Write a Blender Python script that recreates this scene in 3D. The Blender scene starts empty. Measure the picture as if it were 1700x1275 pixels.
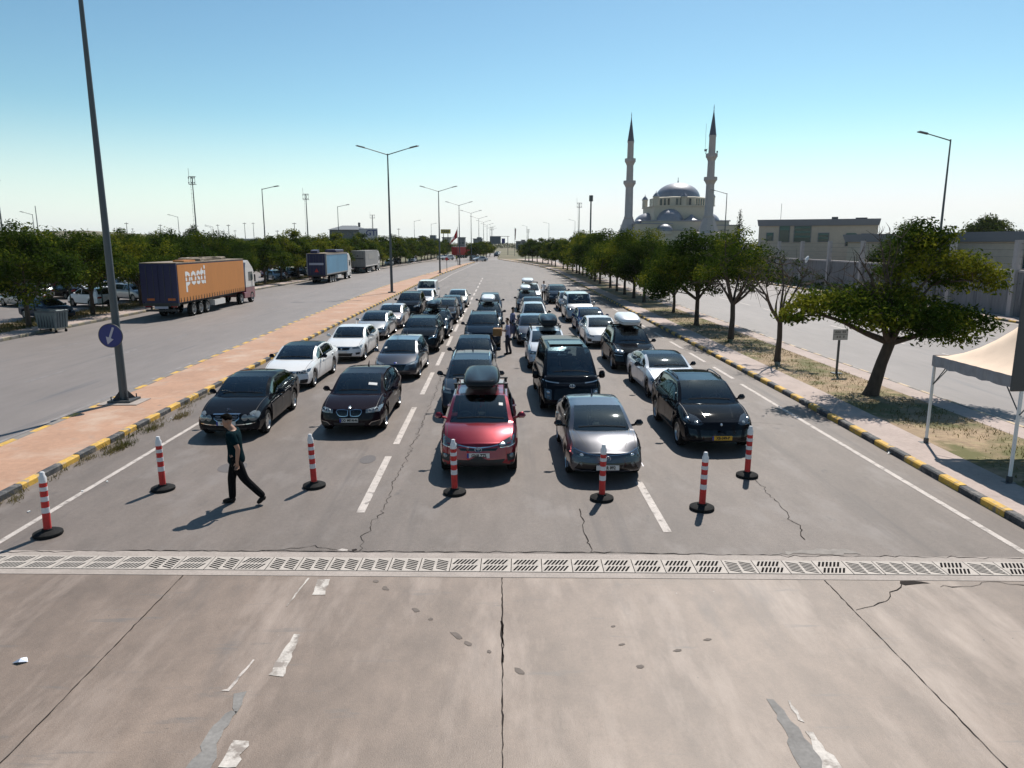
import bpy, math, random
import numpy as np
from mathutils import Vector, Matrix
from mathutils.bvhtree import BVHTree
R_ = math.radians
C = bpy.context.scene.collection
# ---------------------------------------------------------------- camera
CAM_H = 5.4; FPX = 1200.0; PITCH = math.atan(234.5/FPX); YAW = math.atan(18*math.cos(PITCH)/FPX)
cd_ = bpy.data.cameras.new('camera'); cam = bpy.data.objects.new('camera', cd_); C.objects.link(cam)
cam.location = (0, 0, CAM_H); cam.rotation_euler = (math.pi/2-PITCH, 0, -YAW)
cd_.sensor_width = 36; cd_.lens = 36*FPX/1700; cd_.clip_start = 0.1; cd_.clip_end = 12000
bpy.context.scene.camera = cam
# ---------------------------------------------------------------- light
SUN_EL = R_(52); SUN_AZ = R_(21.5)      # azimuth measured from +Y towards +X
w = bpy.data.worlds.new('World'); bpy.context.scene.world = w; w.use_nodes = True
nt = w.node_tree; sky = nt.nodes.new('ShaderNodeTexSky'); sky.sky_type = 'NISHITA'; sky.sun_disc = False
sky.sun_elevation = SUN_EL; sky.sun_rotation = SUN_AZ; sky.altitude = 50; sky.air_density = 1.0; sky.dust_density = 0.35; sky.ozone_density = 2.2
bg = nt.nodes['Background']; bg.inputs[1].default_value = 0.05
gm_ = nt.nodes.new('ShaderNodeGamma'); gm_.inputs[1].default_value = 1.35; nt.links.new(sky.outputs[0], gm_.inputs[0])
mn_ = nt.nodes.new('ShaderNodeVectorMath'); mn_.operation = 'MULTIPLY'; mn_.inputs[1].default_value = (.97, 1.10, .91); nt.links.new(gm_.outputs[0], mn_.inputs[0])
cl_ = nt.nodes.new('ShaderNodeVectorMath'); cl_.operation = 'MINIMUM'; cl_.inputs[1].default_value = (17, 17, 17); nt.links.new(mn_.outputs[0], cl_.inputs[0])
# pale haze along the horizon
tc_ = nt.nodes.new('ShaderNodeTexCoord'); sx_ = nt.nodes.new('ShaderNodeSeparateXYZ'); nt.links.new(tc_.outputs['Generated'], sx_.inputs[0])
mr_ = nt.nodes.new('ShaderNodeMapRange'); mr_.interpolation_type = 'SMOOTHSTEP'; mr_.inputs[1].default_value = -.02; mr_.inputs[2].default_value = .17; mr_.inputs[3].default_value = .85; mr_.inputs[4].default_value = 0; nt.links.new(sx_.outputs[2], mr_.inputs[0])
hx_ = nt.nodes.new('ShaderNodeMix'); hx_.data_type = 'RGBA'; hx_.inputs[7].default_value = (15.5, 16.2, 16.6, 1); nt.links.new(mr_.outputs[0], hx_.inputs[0]); nt.links.new(cl_.outputs[0], hx_.inputs[6]); nt.links.new(hx_.outputs[2], bg.inputs[0])
sl = bpy.data.lights.new('sun', 'SUN'); sl.energy = 4.7; sl.angle = R_(0.53); sl.color = (1, .94, .86)
so = bpy.data.objects.new('sun', sl); C.objects.link(so)
so.rotation_euler = Vector((math.sin(SUN_AZ)*math.cos(SUN_EL), math.cos(SUN_AZ)*math.cos(SUN_EL), math.sin(SUN_EL))).to_track_quat('Z', 'Y').to_euler()
sc = bpy.context.scene
sc.view_settings.view_transform = 'Standard'; sc.view_settings.look = 'None'; sc.view_settings.exposure = 0.30; sc.view_settings.gamma = 1
sc.cycles.max_bounces = 6; sc.cycles.transparent_max_bounces = 12; sc.cycles.diffuse_bounces = 1; sc.cycles.glossy_bounces = 3
# ---------------------------------------------------------------- helpers
def G(px, py, z=0.0):
    'ground point seen at a pixel of the photograph (surveying the ground plane)'
    u = (px-850)/FPX; v = (637.5-py)/FPX
    d = cam_m @ Vector((u, v, -1)); t = (z-CAM_H)/d.z
    return (d.x*t, d.y*t)
cam_m = cam.rotation_euler.to_matrix()
def tag(o, label=None, cat=None, group=None, kind=None):
    if label: o['label'] = label
    if cat: o['category'] = cat
    if group: o['group'] = group
    if kind: o['kind'] = kind
    return o
def empty(name, loc=(0,0,0), rz=0, label=None, cat=None, group=None):
    o = bpy.data.objects.new(name, None); C.objects.link(o); o.location = loc; o.rotation_euler = (0, 0, rz)
    o.empty_display_size = .2
    return tag(o, label, cat, group)
def link(name, me, parent=None, loc=None, rot=None):
    o = bpy.data.objects.new(name, me); C.objects.link(o)
    if parent: o.parent = parent
    if loc is not None: o.location = loc
    if rot is not None: o.rotation_euler = rot
    return o
class MB:
    def __init__(s): s.v = []; s.f = []; s.m = []
    def add(s, vs, fs, m=0):
        n = len(s.v); s.v += [tuple(p) for p in vs]; s.f += [tuple(i+n for i in f) for f in fs]; s.m += [m]*len(fs); return s
    def box(s, c, d, m=0, rz=0, taper=1.0, ry=0, rx=0, bev=0):
        x, y, z = d[0]/2, d[1]/2, d[2]/2
        if bev:
            b = min(bev, x*.9, y*.9, z*.9); vs = []
            for zz, k in ((-z, 1), (-z+b, 0), (z-b, 0), (z, 1)):
                X, Y = x-(b if k else 0), y-(b if k else 0); t = taper if zz > 0 else 1
                q = b*(.3 if k else 1)
                for sx, sy, o in ((-1,-1,0),(-1,-1,1),(1,-1,1),(1,-1,0),(1,1,0),(1,1,1),(-1,1,1),(-1,1,0)):
                    if o == 0: vs.append((sx*X*t, sy*(Y-q)*t, zz))
                    else: vs.append((sx*(X-q)*t, sy*Y*t, zz))
            fs = [tuple(range(7,-1,-1)), tuple(range(24,32))]
            for k in range(3):
                for i in range(8): fs.append((k*8+i, k*8+(i+1)%8, k*8+8+(i+1)%8, k*8+8+i))
        else:
            t = taper
            vs = [(-x,-y,-z),(x,-y,-z),(x,y,-z),(-x,y,-z),(-x*t,-y*t,z),(x*t,-y*t,z),(x*t,y*t,z),(-x*t,y*t,z)]
            fs = [(3,2,1,0),(4,5,6,7),(0,1,5,4),(1,2,6,5),(2,3,7,6),(3,0,4,7)]
        M = Matrix.Translation(c) @ Matrix.Rotation(rz, 4, 'Z') @ Matrix.Rotation(ry, 4, 'Y') @ Matrix.Rotation(rx, 4, 'X')
        return s.add([M @ Vector(p) for p in vs], fs, m)
    def tube(s, pts, rad, n=8, m=0, cap=True):
        pts = [Vector(p) for p in pts]
        if not isinstance(rad, (list, tuple)): rad = [rad]*len(pts)
        vs = []; prev = None
        for i, p in enumerate(pts):
            d = (pts[min(i+1, len(pts)-1)]-pts[max(i-1, 0)])
            if d.length < 1e-9: d = Vector((0,0,1))
            d.normalize()
            if prev is None:
                a = Vector((1,0,0)) if abs(d.x) < .9 else Vector((0,1,0)); u = d.cross(a).normalized()
            else:
                u = (prev - d*prev.dot(d)); u = u.normalized() if u.length > 1e-6 else d.orthogonal().normalized()
            prev = u; v = d.cross(u)
            for k in range(n):
                a = 2*math.pi*k/n; vs.append(p+(u*math.cos(a)+v*math.sin(a))*rad[i])
        fs = []
        for i in range(len(pts)-1):
            for k in range(n): fs.append((i*n+k, i*n+(k+1)%n, (i+1)*n+(k+1)%n, (i+1)*n+k))
        if cap: fs += [tuple(range(n-1,-1,-1)), tuple((len(pts)-1)*n+k for k in range(n))]
        return s.add(vs, fs, m)
    def lathe(s, prof, n=24, M=None, m=0, cap=False):
        vs = []
        for r, z in prof:
            for k in range(n):
                a = 2*math.pi*k/n; vs.append(Vector((r*math.cos(a), r*math.sin(a), z)))
        fs = [(i*n+k, i*n+(k+1)%n, (i+1)*n+(k+1)%n, (i+1)*n+k) for i in range(len(prof)-1) for k in range(n)]
        if cap: fs += [tuple(range(n-1,-1,-1)), tuple((len(prof)-1)*n+k for k in range(n))]
        if M is not None: vs = [M @ v for v in vs]
        return s.add(vs, fs, m)
    def poly(s, pts, z=0, m=0):
        return s.add([(p[0], p[1], p[2] if len(p) > 2 else z) for p in pts], [tuple(range(len(pts)))], m)
    def prism(s, pts, z0, z1, m=0, M=None):
        n = len(pts); vs = [Vector((p[0], p[1], z0)) for p in pts]+[Vector((p[0], p[1], z1)) for p in pts]
        fs = [tuple(range(n-1,-1,-1)), tuple(range(n, 2*n))]+[(i, (i+1)%n, n+(i+1)%n, n+i) for i in range(n)]
        if M is not None: vs = [M @ v for v in vs]
        return s.add(vs, fs, m)
    def mesh(s, name, mats, smooth=None):
        me = bpy.data.meshes.new(name); me.from_pydata(s.v, [], s.f)
        for mt in (mats if isinstance(mats, (list, tuple)) else [mats]): me.materials.append(mt)
        me.polygons.foreach_set('material_index', s.m)
        if smooth is not None:
            me.polygons.foreach_set('use_smooth', [True]*len(me.polygons))
            try: me.set_sharp_from_angle(angle=R_(smooth))
            except Exception: pass
        me.update(); return me
    def build(s, name, mats, parent=None, smooth=None, loc=None, rot=None):
        return link(name, s.mesh(name, mats, smooth), parent, loc, rot)
def text_mb(mb, txt, size, M, m=0, bold=0.0, align='CENTER', extr=0.002, sx=1.0):
    cu = bpy.data.curves.new('t', 'FONT'); cu.body = txt; cu.size = size; cu.offset = bold; cu.extrude = extr
    cu.align_x = align; cu.align_y = 'CENTER'; cu.resolution_u = 2
    o = bpy.data.objects.new('t', cu); C.objects.link(o)
    dg = bpy.context.evaluated_depsgraph_get(); me = bpy.data.meshes.new_from_object(o.evaluated_get(dg))
    vs = [M @ Vector((v.co.x*sx, v.co.y, v.co.z)) for v in me.vertices]; fs = [tuple(p.vertices) for p in me.polygons]
    bpy.data.objects.remove(o); bpy.data.curves.remove(cu); bpy.data.meshes.remove(me)
    mb.add(vs, fs, m)
def copy_tree(o, parent=None):
    c = o.copy(); C.objects.link(c)
    if parent: c.parent = parent
    for ch in list(o.children): copy_tree(ch, c)
    return c
# ---------------------------------------------------------------- materials
def mat(name, col, rough=.6, metal=0, coat=0, noise=None, spec=.5, bump=0, bscale=50, coords='Object', emit=0):
    m = bpy.data.materials.new(name); m.use_nodes = True; n = m.node_tree.nodes; L = m.node_tree.links
    p = n['Principled BSDF']; p.inputs['Base Color'].default_value = (*col, 1); p.inputs['Roughness'].default_value = rough
    p.inputs['Metallic'].default_value = metal; p.inputs['Coat Weight'].default_value = coat; p.inputs['Coat Roughness'].default_value = .04
    p.inputs['Specular IOR Level'].default_value = .05 if any(k in name for k in ('hair','shirt','trousers','shoes','seat','dashboard','tyre','rubber','crack','void')) else spec
    tc = n.new('ShaderNodeTexCoord')
    if noise:      # list of (scale, amount, stretch) : multiplies the colour
        last = None
        cur = n.new('ShaderNodeRGB'); cur.outputs[0].default_value = (*col, 1); cur = cur.outputs[0]
        for sc_, amt, st in noise:
            mp = n.new('ShaderNodeMapping'); mp.inputs['Scale'].default_value = st; L.new(tc.outputs[coords], mp.inputs[0])
            nz = n.new('ShaderNodeTexNoise'); nz.inputs['Scale'].default_value = sc_; nz.inputs['Detail'].default_value = 5; nz.inputs['Roughness'].default_value = .6
            L.new(mp.outputs[0], nz.inputs[0])
            mr = n.new('ShaderNodeMapRange'); mr.inputs[1].default_value = .3; mr.inputs[2].default_value = .7; mr.inputs[3].default_value = 1-amt; mr.inputs[4].default_value = 1+amt
            L.new(nz.outputs[0], mr.inputs[0])
            mx = n.new('ShaderNodeMix'); mx.data_type = 'RGBA'; mx.blend_type = 'MULTIPLY'; mx.inputs[0].default_value = 1
            L.new(cur, mx.inputs[6]); L.new(mr.outputs[0], mx.inputs[7]); cur = mx.outputs[2]
        L.new(cur, p.inputs['Base Color'])
    if bump:
        nz = n.new('ShaderNodeTexNoise'); nz.inputs['Scale'].default_value = bscale; nz.inputs['Detail'].default_value = 4; L.new(tc.outputs[coords], nz.inputs[0])
        b = n.new('ShaderNodeBump'); b.inputs['Strength'].default_value = bump; b.inputs['Distance'].default_value = .01
        L.new(nz.outputs[0], b.inputs['Height']); L.new(b.outputs[0], p.inputs['Normal'])
    return m
def mix_layer(m, col, scale, lo, hi, stretch=(1,1,1), detail=6, off=(0,0,0)):
    'lay patches of another colour over a material, by noise'
    n = m.node_tree.nodes; L = m.node_tree.links; p = n['Principled BSDF']
    tc = [x for x in n if x.type == 'TEX_COORD'][0]
    mp = n.new('ShaderNodeMapping'); mp.inputs['Scale'].default_value = stretch; mp.inputs['Location'].default_value = off; L.new(tc.outputs['Object'], mp.inputs[0])
    nz = n.new('ShaderNodeTexNoise'); nz.inputs['Scale'].default_value = scale; nz.inputs['Detail'].default_value = detail; nz.inputs['Roughness'].default_value = .65; L.new(mp.outputs[0], nz.inputs[0])
    mr = n.new('ShaderNodeMapRange'); mr.inputs[1].default_value = lo; mr.inputs[2].default_value = hi; L.new(nz.outputs[0], mr.inputs[0])
    mx = n.new('ShaderNodeMix'); mx.data_type = 'RGBA'; mx.inputs[7].default_value = (*col, 1); L.new(mr.outputs[0], mx.inputs[0])
    if p.inputs['Base Color'].links: L.new(p.inputs['Base Color'].links[0].from_socket, mx.inputs[6])
    else: mx.inputs[6].default_value = p.inputs['Base Color'].default_value
    L.new(mx.outputs[2], p.inputs['Base Color']); return m
one = (1,1,1)
ASPH = mat('asphalt', (.158,.131,.115), .62, spec=.35, noise=[(.35,.13,(1,.35,1)), (2.2,.13,(1,.3,1)), (12,.10,one), (75,.42,one)], bump=.5, bscale=90)
mix_layer(ASPH, (.205,.178,.163), .8, .54, .70, (1,.5,1)); mix_layer(ASPH, (.092,.08,.076), .55, .56, .76, (2.6,.10,1), off=(7,3,0)); mix_layer(ASPH, (.10,.088,.082), 2.5, .62, .74, (1,.5,1), off=(2,5,0))
ASPH2 = mat('old_asphalt', (.192,.168,.157), .62, spec=.4, noise=[(.3,.10,(1,.3,1)), (2,.08,(1,.2,1)), (60,.2,one)], bump=.3, bscale=90)
mix_layer(ASPH2, (.125,.118,.12), .6, .58, .74, (2.2,.1,1))
SLAB = mat('concrete_slab', (.196,.148,.117), .55, noise=[(.16,.22,(1,.8,1)), (.9,.20,(1.2,.5,1)), (4,.12,(1,.6,1)), (22,.08,one), (110,.28,one)], bump=.35, bscale=60)
mix_layer(SLAB, (.33,.262,.218), .42, .50, .68, (1.9,.5,1), off=(3.3,1.2,0)); mix_layer(SLAB, (.125,.103,.09), .8, .58, .80, (1.3,.3,1), off=(4,9,0)); mix_layer(SLAB, (.14,.125,.115), 1.6, .60, .74, (.35,2.2,1), off=(9,2,0))
mix_layer(SLAB, (.08,.068,.06), 7, .69, .74, one, off=(1,2,0)); mix_layer(SLAB, (.36,.31,.27), 5, .70, .76, one, off=(8,5,0))
KCONC = mat('drain_concrete', (.33,.285,.255), .8, noise=[(2,.15,one), (25,.15,one)], bump=.3, bscale=60)
GRATE = mat('grate_concrete', (.42,.375,.335), .75, noise=[(3,.15,one), (40,.12,one)])
DARK = mat('dark_void', (.012,.011,.011), .9)  # near-black colour stands in for the shade inside the drain
PINK = mat('median_paving', (.40,.235,.155), .85, noise=[(.6,.12,one), (6,.10,one), (50,.12,one)], bump=.2)
mix_layer(PINK, (.33,.235,.18), 1.2, .55, .72); mix_layer(PINK, (.46,.33,.25), .5, .52, .68, off=(5,5,0)); mix_layer(PINK, (.22,.17,.14), 3, .64, .74, off=(1,5,0))
WALKM = mat('sidewalk_paving', (.40,.32,.285), .85, noise=[(.8,.12,one), (8,.08,one), (50,.1,one)], bump=.2)
mix_layer(WALKM, (.28,.23,.20), .9, .60, .74)
SOIL = mat('dry_ground', (.30,.215,.135), .95, noise=[(.5,.2,one), (5,.25,one), (50,.25,one)], bump=.5, bscale=30)
mix_layer(SOIL, (.12,.115,.04), .55, .46, .60); mix_layer(SOIL, (.33,.26,.15), 2.5, .58, .68)
FIELD = mat('field_ground', (.17,.14,.085), .95, noise=[(.02,.25,one), (.4,.2,one), (9,.2,one)])
mix_layer(FIELD, (.07,.08,.03), .05, .45, .62)
KYEL = mat('yellow_kerb_paint', (.60,.36,.06), .75, noise=[(4,.2,one), (40,.2,one)], bump=.3); mix_layer(KYEL, (.26,.22,.18), 5, .53, .62, detail=9)
KBLK = mat('black_kerb_paint', (.045,.047,.052), .75, noise=[(4,.3,one), (40,.2,one)], bump=.3); mix_layer(KBLK, (.16,.145,.135), 5, .50, .62, detail=9)
KGRY = mat('kerb_stone', (.20,.185,.17), .85, noise=[(4,.2,one), (40,.2,one)], bump=.3)
PAINT = mat('road_paint', (.47,.42,.385), .7, noise=[(3,.15,one), (30,.2,one)]); mix_layer(PAINT, (.19,.165,.15), 4.5, .53, .66, detail=9)
PAINTW = mat('worn_road_paint', (.50,.46,.42), .7, noise=[(5,.15,one), (30,.15,one)]); mix_layer(PAINTW, (.24,.205,.18), 4.5, .46, .58)
FADED = mat('faded_road_paint', (.27,.25,.245), .8, noise=[(5,.15,one), (30,.15,one)]); mix_layer(FADED, (.175,.165,.165), 2.5, .42, .60)
CRACK = mat('crack_fill', (.035,.03,.028), .95)
PATCH = mat('patch_mortar', (.205,.195,.185), .85, noise=[(2,.2,one), (20,.15,one)])
STEEL = mat('galvanised_steel', (.07,.085,.095), .5, metal=.2, noise=[(6,.12,(1,1,.2))])
STEELD = mat('dark_steel', (.07,.075,.08), .5, metal=.3)
WHITEP = mat('white_paint', (.75,.75,.74), .5)
REDP = mat('red_plastic', (.50,.02,.02), .45, noise=[(9,.2,one),(40,.15,one)]); WHT = mat('white_plastic', (.72,.71,.72), .4, noise=[(12,.1,one)])
REFL = mat('reflective_band', (.62,.62,.64), .35)
RUBBER = mat('black_rubber', (.022,.022,.022), .7, noise=[(20,.3,one)])
BLUES = mat('sign_blue', (.012,.022,.16), .4); LGREY = mat('sign_grey', (.42,.42,.50), .4)
BARK = mat('bark', (.075,.055,.042), .95, noise=[(8,.3,(1,1,.3))], bump=.6, bscale=25)
# ---------------------------------------------------------------- ground
def sheet(name, pts, z, m, kind='structure', cuts=None):
    o = MB().poly(pts, z).build(name, m); o['kind'] = kind; return o
def wnoise(i, a=1.0): return a*(math.sin(i*12.9898)*43758.5453 % 1 - .5)
def strip_between(A, B, z):
    'sheet between two polylines of the same length'
    mb = MB(); n = len(A)
    mb.add([(a[0], a[1], z) for a in A]+[(b[0], b[1], z) for b in B], [(i, n+i, n+i+1, i+1) for i in range(n-1)]); return mb
def interp(pts, Y):      # pts: (Y, X)
    for (a, xa), (b, xb) in zip(pts, pts[1:]):
        if Y <= b: return xa+(xb-xa)*(Y-a)/(b-a)
    return pts[-1][1]
rnd = random.Random(7)
# one ground sheet to the horizon, rising into low hills far away on the left
gm = MB(); NX, NY = 60, 40
xs = [-4500+9000*i/NX for i in range(NX+1)]; ys = [-60+0*1]+[40*(1.145**j) for j in range(1, NY)]
ys = [y for y in ys if y < 7500]+[7500]
def hill(x, y):
    if y < 420: return -.06
    t = min(1, (y-420)/900); a = math.atan2(x, y)
    h = 1+28*max(0, min(1, (-a-.10)/.5))**1.2 + 3*math.sin(a*23)*max(0, min(1, (-a)/.3)) + 2*math.sin(a*51+2)
    return -.06 + t*max(0, h)*(y/1300 if y < 1300 else 1)
vs = [(x, y, hill(x, y)) for y in ys for x in xs]; nx = NX+1
gm.add(vs, [(j*nx+i, j*nx+i+1, (j+1)*nx+i+1, (j+1)*nx+i) for j in range(len(ys)-1) for i in range(NX)])
o = gm.build('ground', FIELD, smooth=60); o['kind'] = 'structure'
LK = [(-10,-27.6),(40,-27.8),(58,-28.1),(87,-28.4),(129,-26.7),(156,-24.7),(231,-20.7),(300,-19),(700,-15)]        # kerb of the left road
MR = [(11.9,-10.6),(26,-10.8),(48,-10.9),(90,-10.9),(128,-10.3),(181,-8.5),(205,-7.3)]                              # right side of the paved median
ML = [(11.9,-13.3),(26,-13.5),(48,-14.1),(90,-14.6),(128,-12.8),(181,-10.2),(205,-7.7)]
RK = [(11.2,10.0),(24,10.25),(91,10.25),(145,10.2),(170,8.9),(197,6.0),(225,1.6),(248,-1.6),(300,-1.2),(700,2)]   # right kerb
def samp(P, y0, y1, step):
    n = max(2, int(math.ceil((y1-y0)/step))+1); return [(interp(P, y0+(y1-y0)*i/(n-1)), y0+(y1-y0)*i/(n-1)) for i in range(n)]
DY = lambda x: 11.5-.031*x
A = samp(LK, 10.9, 232, 6); B = samp(RK, 11.0, 232, 6); B = [(b[0], b[1]) for b in B]
A[0] = (A[0][0], DY(A[0][0])+.47); B[0] = (B[0][0], DY(B[0][0])+.47); A = [a for i, a in enumerate(A) if i == 0 or a[1] > 13.2]; B = B[:1]+B[-(len(A)-1):]
n_ = min(len(A), len(B)); o = strip_between(A[:n_], B[:n_], 0.0).build('road', ASPH); o['kind'] = 'structure'
A = samp(LK, 232, 700, 30); B = [(x-8.5, y) for x, y in samp(RK, 232, 700, 30)]
o = strip_between(samp([(231,-8.2),(260,-6.8),(700,-5)],232,700,30), samp(RK,232,700,30), 0.0).build('far_road', ASPH2); o['kind'] = 'structure'
o = strip_between(A, [(min(x, -9), y) for x, y in B], 0.0).build('far_left_road', ASPH2); o['kind'] = 'structure'
# left road: older, greyer surface
P1 = samp(LK, 12.9, 206, 6); P2 = samp([(10,-13.3)]+ML[1:], 12.4, 206, 6)
o = strip_between([(x+.02, y) for x, y in P1], P2, .004).build('left_road', ASPH2); o['kind'] = 'structure'
# right road
o = MB().poly([(14.4,-12),(35.2,-12),(35.2,420),(14.4,420)], .0).build('right_road', ASPH2); o['kind'] = 'structure'
# concrete apron in front of the drain
o = MB().poly([(-34,-8),(26,-8),(26,DY(26)-.42),(-34,DY(-34)-.42)], .0).build('concrete_apron', SLAB); o['kind'] = 'structure'
# median (pink), raised, with painted kerbs either side
def kerb(name, P, y0, y1, side, mats, h=.15, wd=.16, seed=1, top=.15):
    'side: +1 the carriageway is on +X'
    mb = MB(); r = random.Random(seed); y = y0; k = 0
    while y < y1-.05:
        L = .76 if y < 120 else 2.28; e = min(y+L-.012, y1)
        xa, xb = interp(P, y), interp(P, e); j = r.uniform(-.008, .008); dz = r.uniform(-.008, .008)
        x0, x1 = (-wd, 0) if side > 0 else (0, wd)
        ch = .03; q = [(x0, 0), (x1, 0), (x1, h-ch+dz), (x1-ch*side if side > 0 else x1, h+dz), (x0 if side > 0 else x0+ch, h+dz)]
        if side > 0: q = [(x0, -.02), (x1, -.02), (x1, h-ch+dz), (x1-ch, h+dz), (x0, h+dz)]
        else: q = [(x0, -.02), (x1, -.02), (x1, h+dz), (x0+ch, h+dz), (x0, h-ch+dz)]
        vs = [(xa+a+j, y, b) for a, b in q]+[(xb+a+j, e, b) for a, b in q]
        fs = [(0,1,2,3,4)[::-1], (5,6,7,8,9)]+[(i, (i+1)%5, 5+(i+1)%5, 5+i) for i in range(5)]
        mb.add(vs, fs, k%2); y += L; k += 1
    o = mb.build(name, mats); o['kind'] = 'structure'; return o
kerb('median_kerb', MR, 12.45, 205, +1, [KYEL, KBLK], seed=1)
kerb('left_median_kerb', ML, 12.45, 205, -1, [KYEL, KGRY], seed=2, wd=.22)
o = strip_between([(x+.22, y) for x, y in samp(ML, 12.45, 204, 4)], [(x-.16, y) for x, y in samp(MR, 12.45, 204, 4)], .142).build('median_paving', PINK); o['kind'] = 'structure'
mb = MB().poly([(-13.3,12.43),(-10.6,12.43),(-10.6,12.47),(-13.3,12.47)], .14)
mb.add([(-13.3,12.43,-.02),(-10.6,12.43,-.02),(-10.6,12.43,.14),(-13.3,12.43,.14)], [(0,1,2,3)]); o = mb.build('median_end_kerb', KGRY); o['kind'] = 'structure'
# right pavement, verge and pavement
kerb('right_kerb', [(y, x+.0) for y, x in RK], 9, 245, -1, [KYEL, KBLK], seed=3, wd=.18)
SW = samp(RK, 9, 245, 4)
def off(P, d): return [(x+d, y) for x, y in P]
V1 = [(interp(RK, y)+1.35, y) for y in [p[1] for p in SW]]
o = strip_between(off(SW, .18), V1, .135).build('right_sidewalk', WALKM); o['kind'] = 'structure'
def verge_r(y): return 14.3 if y < 150 else interp([(150,14.3),(200,10.5),(245,5.0),(700,9)], y)
V2 = [(max(verge_r(p[1]), v[0]+.8), p[1]) for p, v in zip(SW, V1)]
o = strip_between(V1, V2, .12).build('verge', SOIL); o['kind'] = 'structure'
o = strip_between(V2, [(max(15.15, v[0]+.8), v[1]) for v in V2], .125).build('right_pavement', WALKM); o['kind'] = 'structure'
kerb('right_road_kerb', [(-10,15.33),(145,15.33),(300,15.33)], 5, 300, +1, [mat('pale_kerb', (.50,.38,.25), .8, noise=[(5,.2,one)]), KGRY], h=.13, seed=5)
o = MB().poly([(x, y) for x, y in [(14.3,-10),(15.17,-10),(15.17,9),(14.3,9)]], .125).build('near_pavement', WALKM); o['kind'] = 'structure'
o = MB().poly([(interp(RK,9)+.18,-8),(14.3,-8),(14.3,9),(interp(RK,9)+.18,9)], .128).build('near_verge', WALKM); o['kind'] = 'structure'
kerb('far_right_kerb', [(0,35.2),(420,35.2)], 20, 300, -1, [KYEL, KBLK], seed=6)
o = MB().poly([(35.36,-10),(37.2,-10),(37.2,420),(35.36,420)], .13).build('far_sidewalk', WALKM); o['kind'] = 'structure'
# left side
kerb('left_road_kerb', [(y, x-.16) for y, x in LK], 5, 300, +1, [KGRY, mat('left_kerb_stone', (.27,.235,.17), .85, noise=[(4,.2,one)])], seed=8)
K1 = samp(LK, 5, 300, 5)
o = strip_between(off(K1, -1.9), off(K1, -.3), .135).build('left_sidewalk', WALKM); o['kind'] = 'structure'
o = strip_between(off(K1, -5.2), off(K1, -1.9), .12).build('left_verge', SOIL); o['kind'] = 'structure'
o = strip_between([(-120, y) for x, y in samp(LK,5,165,5)], off(samp(LK,5,165,5), -5.2), .02).build('car_park_surface', ASPH2); o['kind'] = 'structure'
# far lot to the left of the row
# ---------------------------------------------------------------- markings
def mark(name, pts, z=.005, m=PAINT, jag=0, seed=0, group=None):
    r = random.Random(seed); P = []
    n = len(pts)
    for i in range(n):
        a, b = pts[i], pts[(i+1)%n]; P.append(a)
        if jag:
            L = math.hypot(b[0]-a[0], b[1]-a[1]); k = int(L/.09)
            for q in range(1, k):
                t = q/k; P.append((a[0]+(b[0]-a[0])*t+r.uniform(-jag, jag), a[1]+(b[1]-a[1])*t+r.uniform(-jag, jag)))
    mb = MB(); mb.poly(P, z); me = mb.mesh(name, m)
    o = link(name, me); o['kind'] = 'structure'; return o
def line_strip(name, P, wd, z, m, y0, y1, step=4):
    a = samp(P, y0, y1, step); o = strip_between([(x-wd/2, y) for x, y in a], [(x+wd/2, y) for x, y in a], z).build(name, m); o['kind'] = 'structure'; return o
line_strip('left_edge_line', [(0,-9.2),(22,-9.25),(39,-9.1),(76,-9.0),(128,-8.6),(181,-7.0),(210,-6)], .125, .005, PAINT, 12.25, 206)
line_strip('right_edge_line', [(0,9.25),(24,9.3),(38,9.4),(91,9.3),(145,9.2),(170,7.9),(197,4.9)], .13, .005, PAINT, 11.6, 27.5)
for a in np.arange(28.6, 150, 4.2): line_strip('right_edge_line', [(0,9.3),(38,9.4),(91,9.3),(145,9.2),(170,7.9)], .15, .005, PAINT, a, a+2.8)
line_strip('left_road_edge_line', [(0,-13.6),(20,-13.85),(48,-14.6),(90,-15.3),(128,-13.4),(181,-10.8)], .12, .009, FADED, 12, 180)
line_strip('right_road_edge_line', [(0,15.6),(300,15.6)], .14, .005, PAINT, -5, 260)
line_strip('far_right_edge_line', [(0,34.7),(300,34.7)], .16, .005, PAINT, 20, 260)
def dash_line(name, X, ys_, wd, m, Ls, z=.005):
    for y in ys_:
        o = MB().poly([(X(y)-wd/2, y), (X(y)+wd/2, y), (X(y+Ls)+wd/2, y+Ls), (X(y+Ls)-wd/2, y+Ls)], z).build(name, m); o['kind'] = 'structure'
for a, b in [(14.0,17.95),(19.1,23.6),(25.7,30.2),(32,36),(38.3,42.3),(44.6,48.6),(51,55),(57.2,61.2),(63.5,67.5),(70,73.5),(76,79.6),(82,86),(89,93),(96,100),(103,107),(110,114)]:
    MB().poly([(-2.97,a),(-2.80,a),(-2.83,b),(-3.0,b)], .005).build('lane_dash', PAINT)['kind'] = 'structure'
for a, b in [(12.9,15.85),(22.3,24.6),(50,54),(56.5,60.5),(63,67),(70,74),(77,81),(84,88),(92,96),(100,104)]:
    MB().poly([(3.07,a),(3.23,a),(3.23,b),(3.07,b)], .005).build('lane_dash', PAINT)['kind'] = 'structure'
dash_line('right_road_dash', lambda y: 21.9, [20+6.2*i for i in range(30)], .14, PAINT, 2.9)
dash_line('right_road_dash', lambda y: 28.2, [22+6.2*i for i in range(30)], .14, FADED, 2.9)
dash_line('left_road_dash', lambda y: interp(LK, y)+9.0, [22+6.2*i for i in range(26)], .12, FADED, 2.8, .009)
dash_line('left_road_dash', lambda y: interp(LK, y)+4.6, [25+6.2*i for i in range(26)], .12, FADED, 2.8, .009)
def px(*p): return [G(*q) for q in p]
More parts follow.
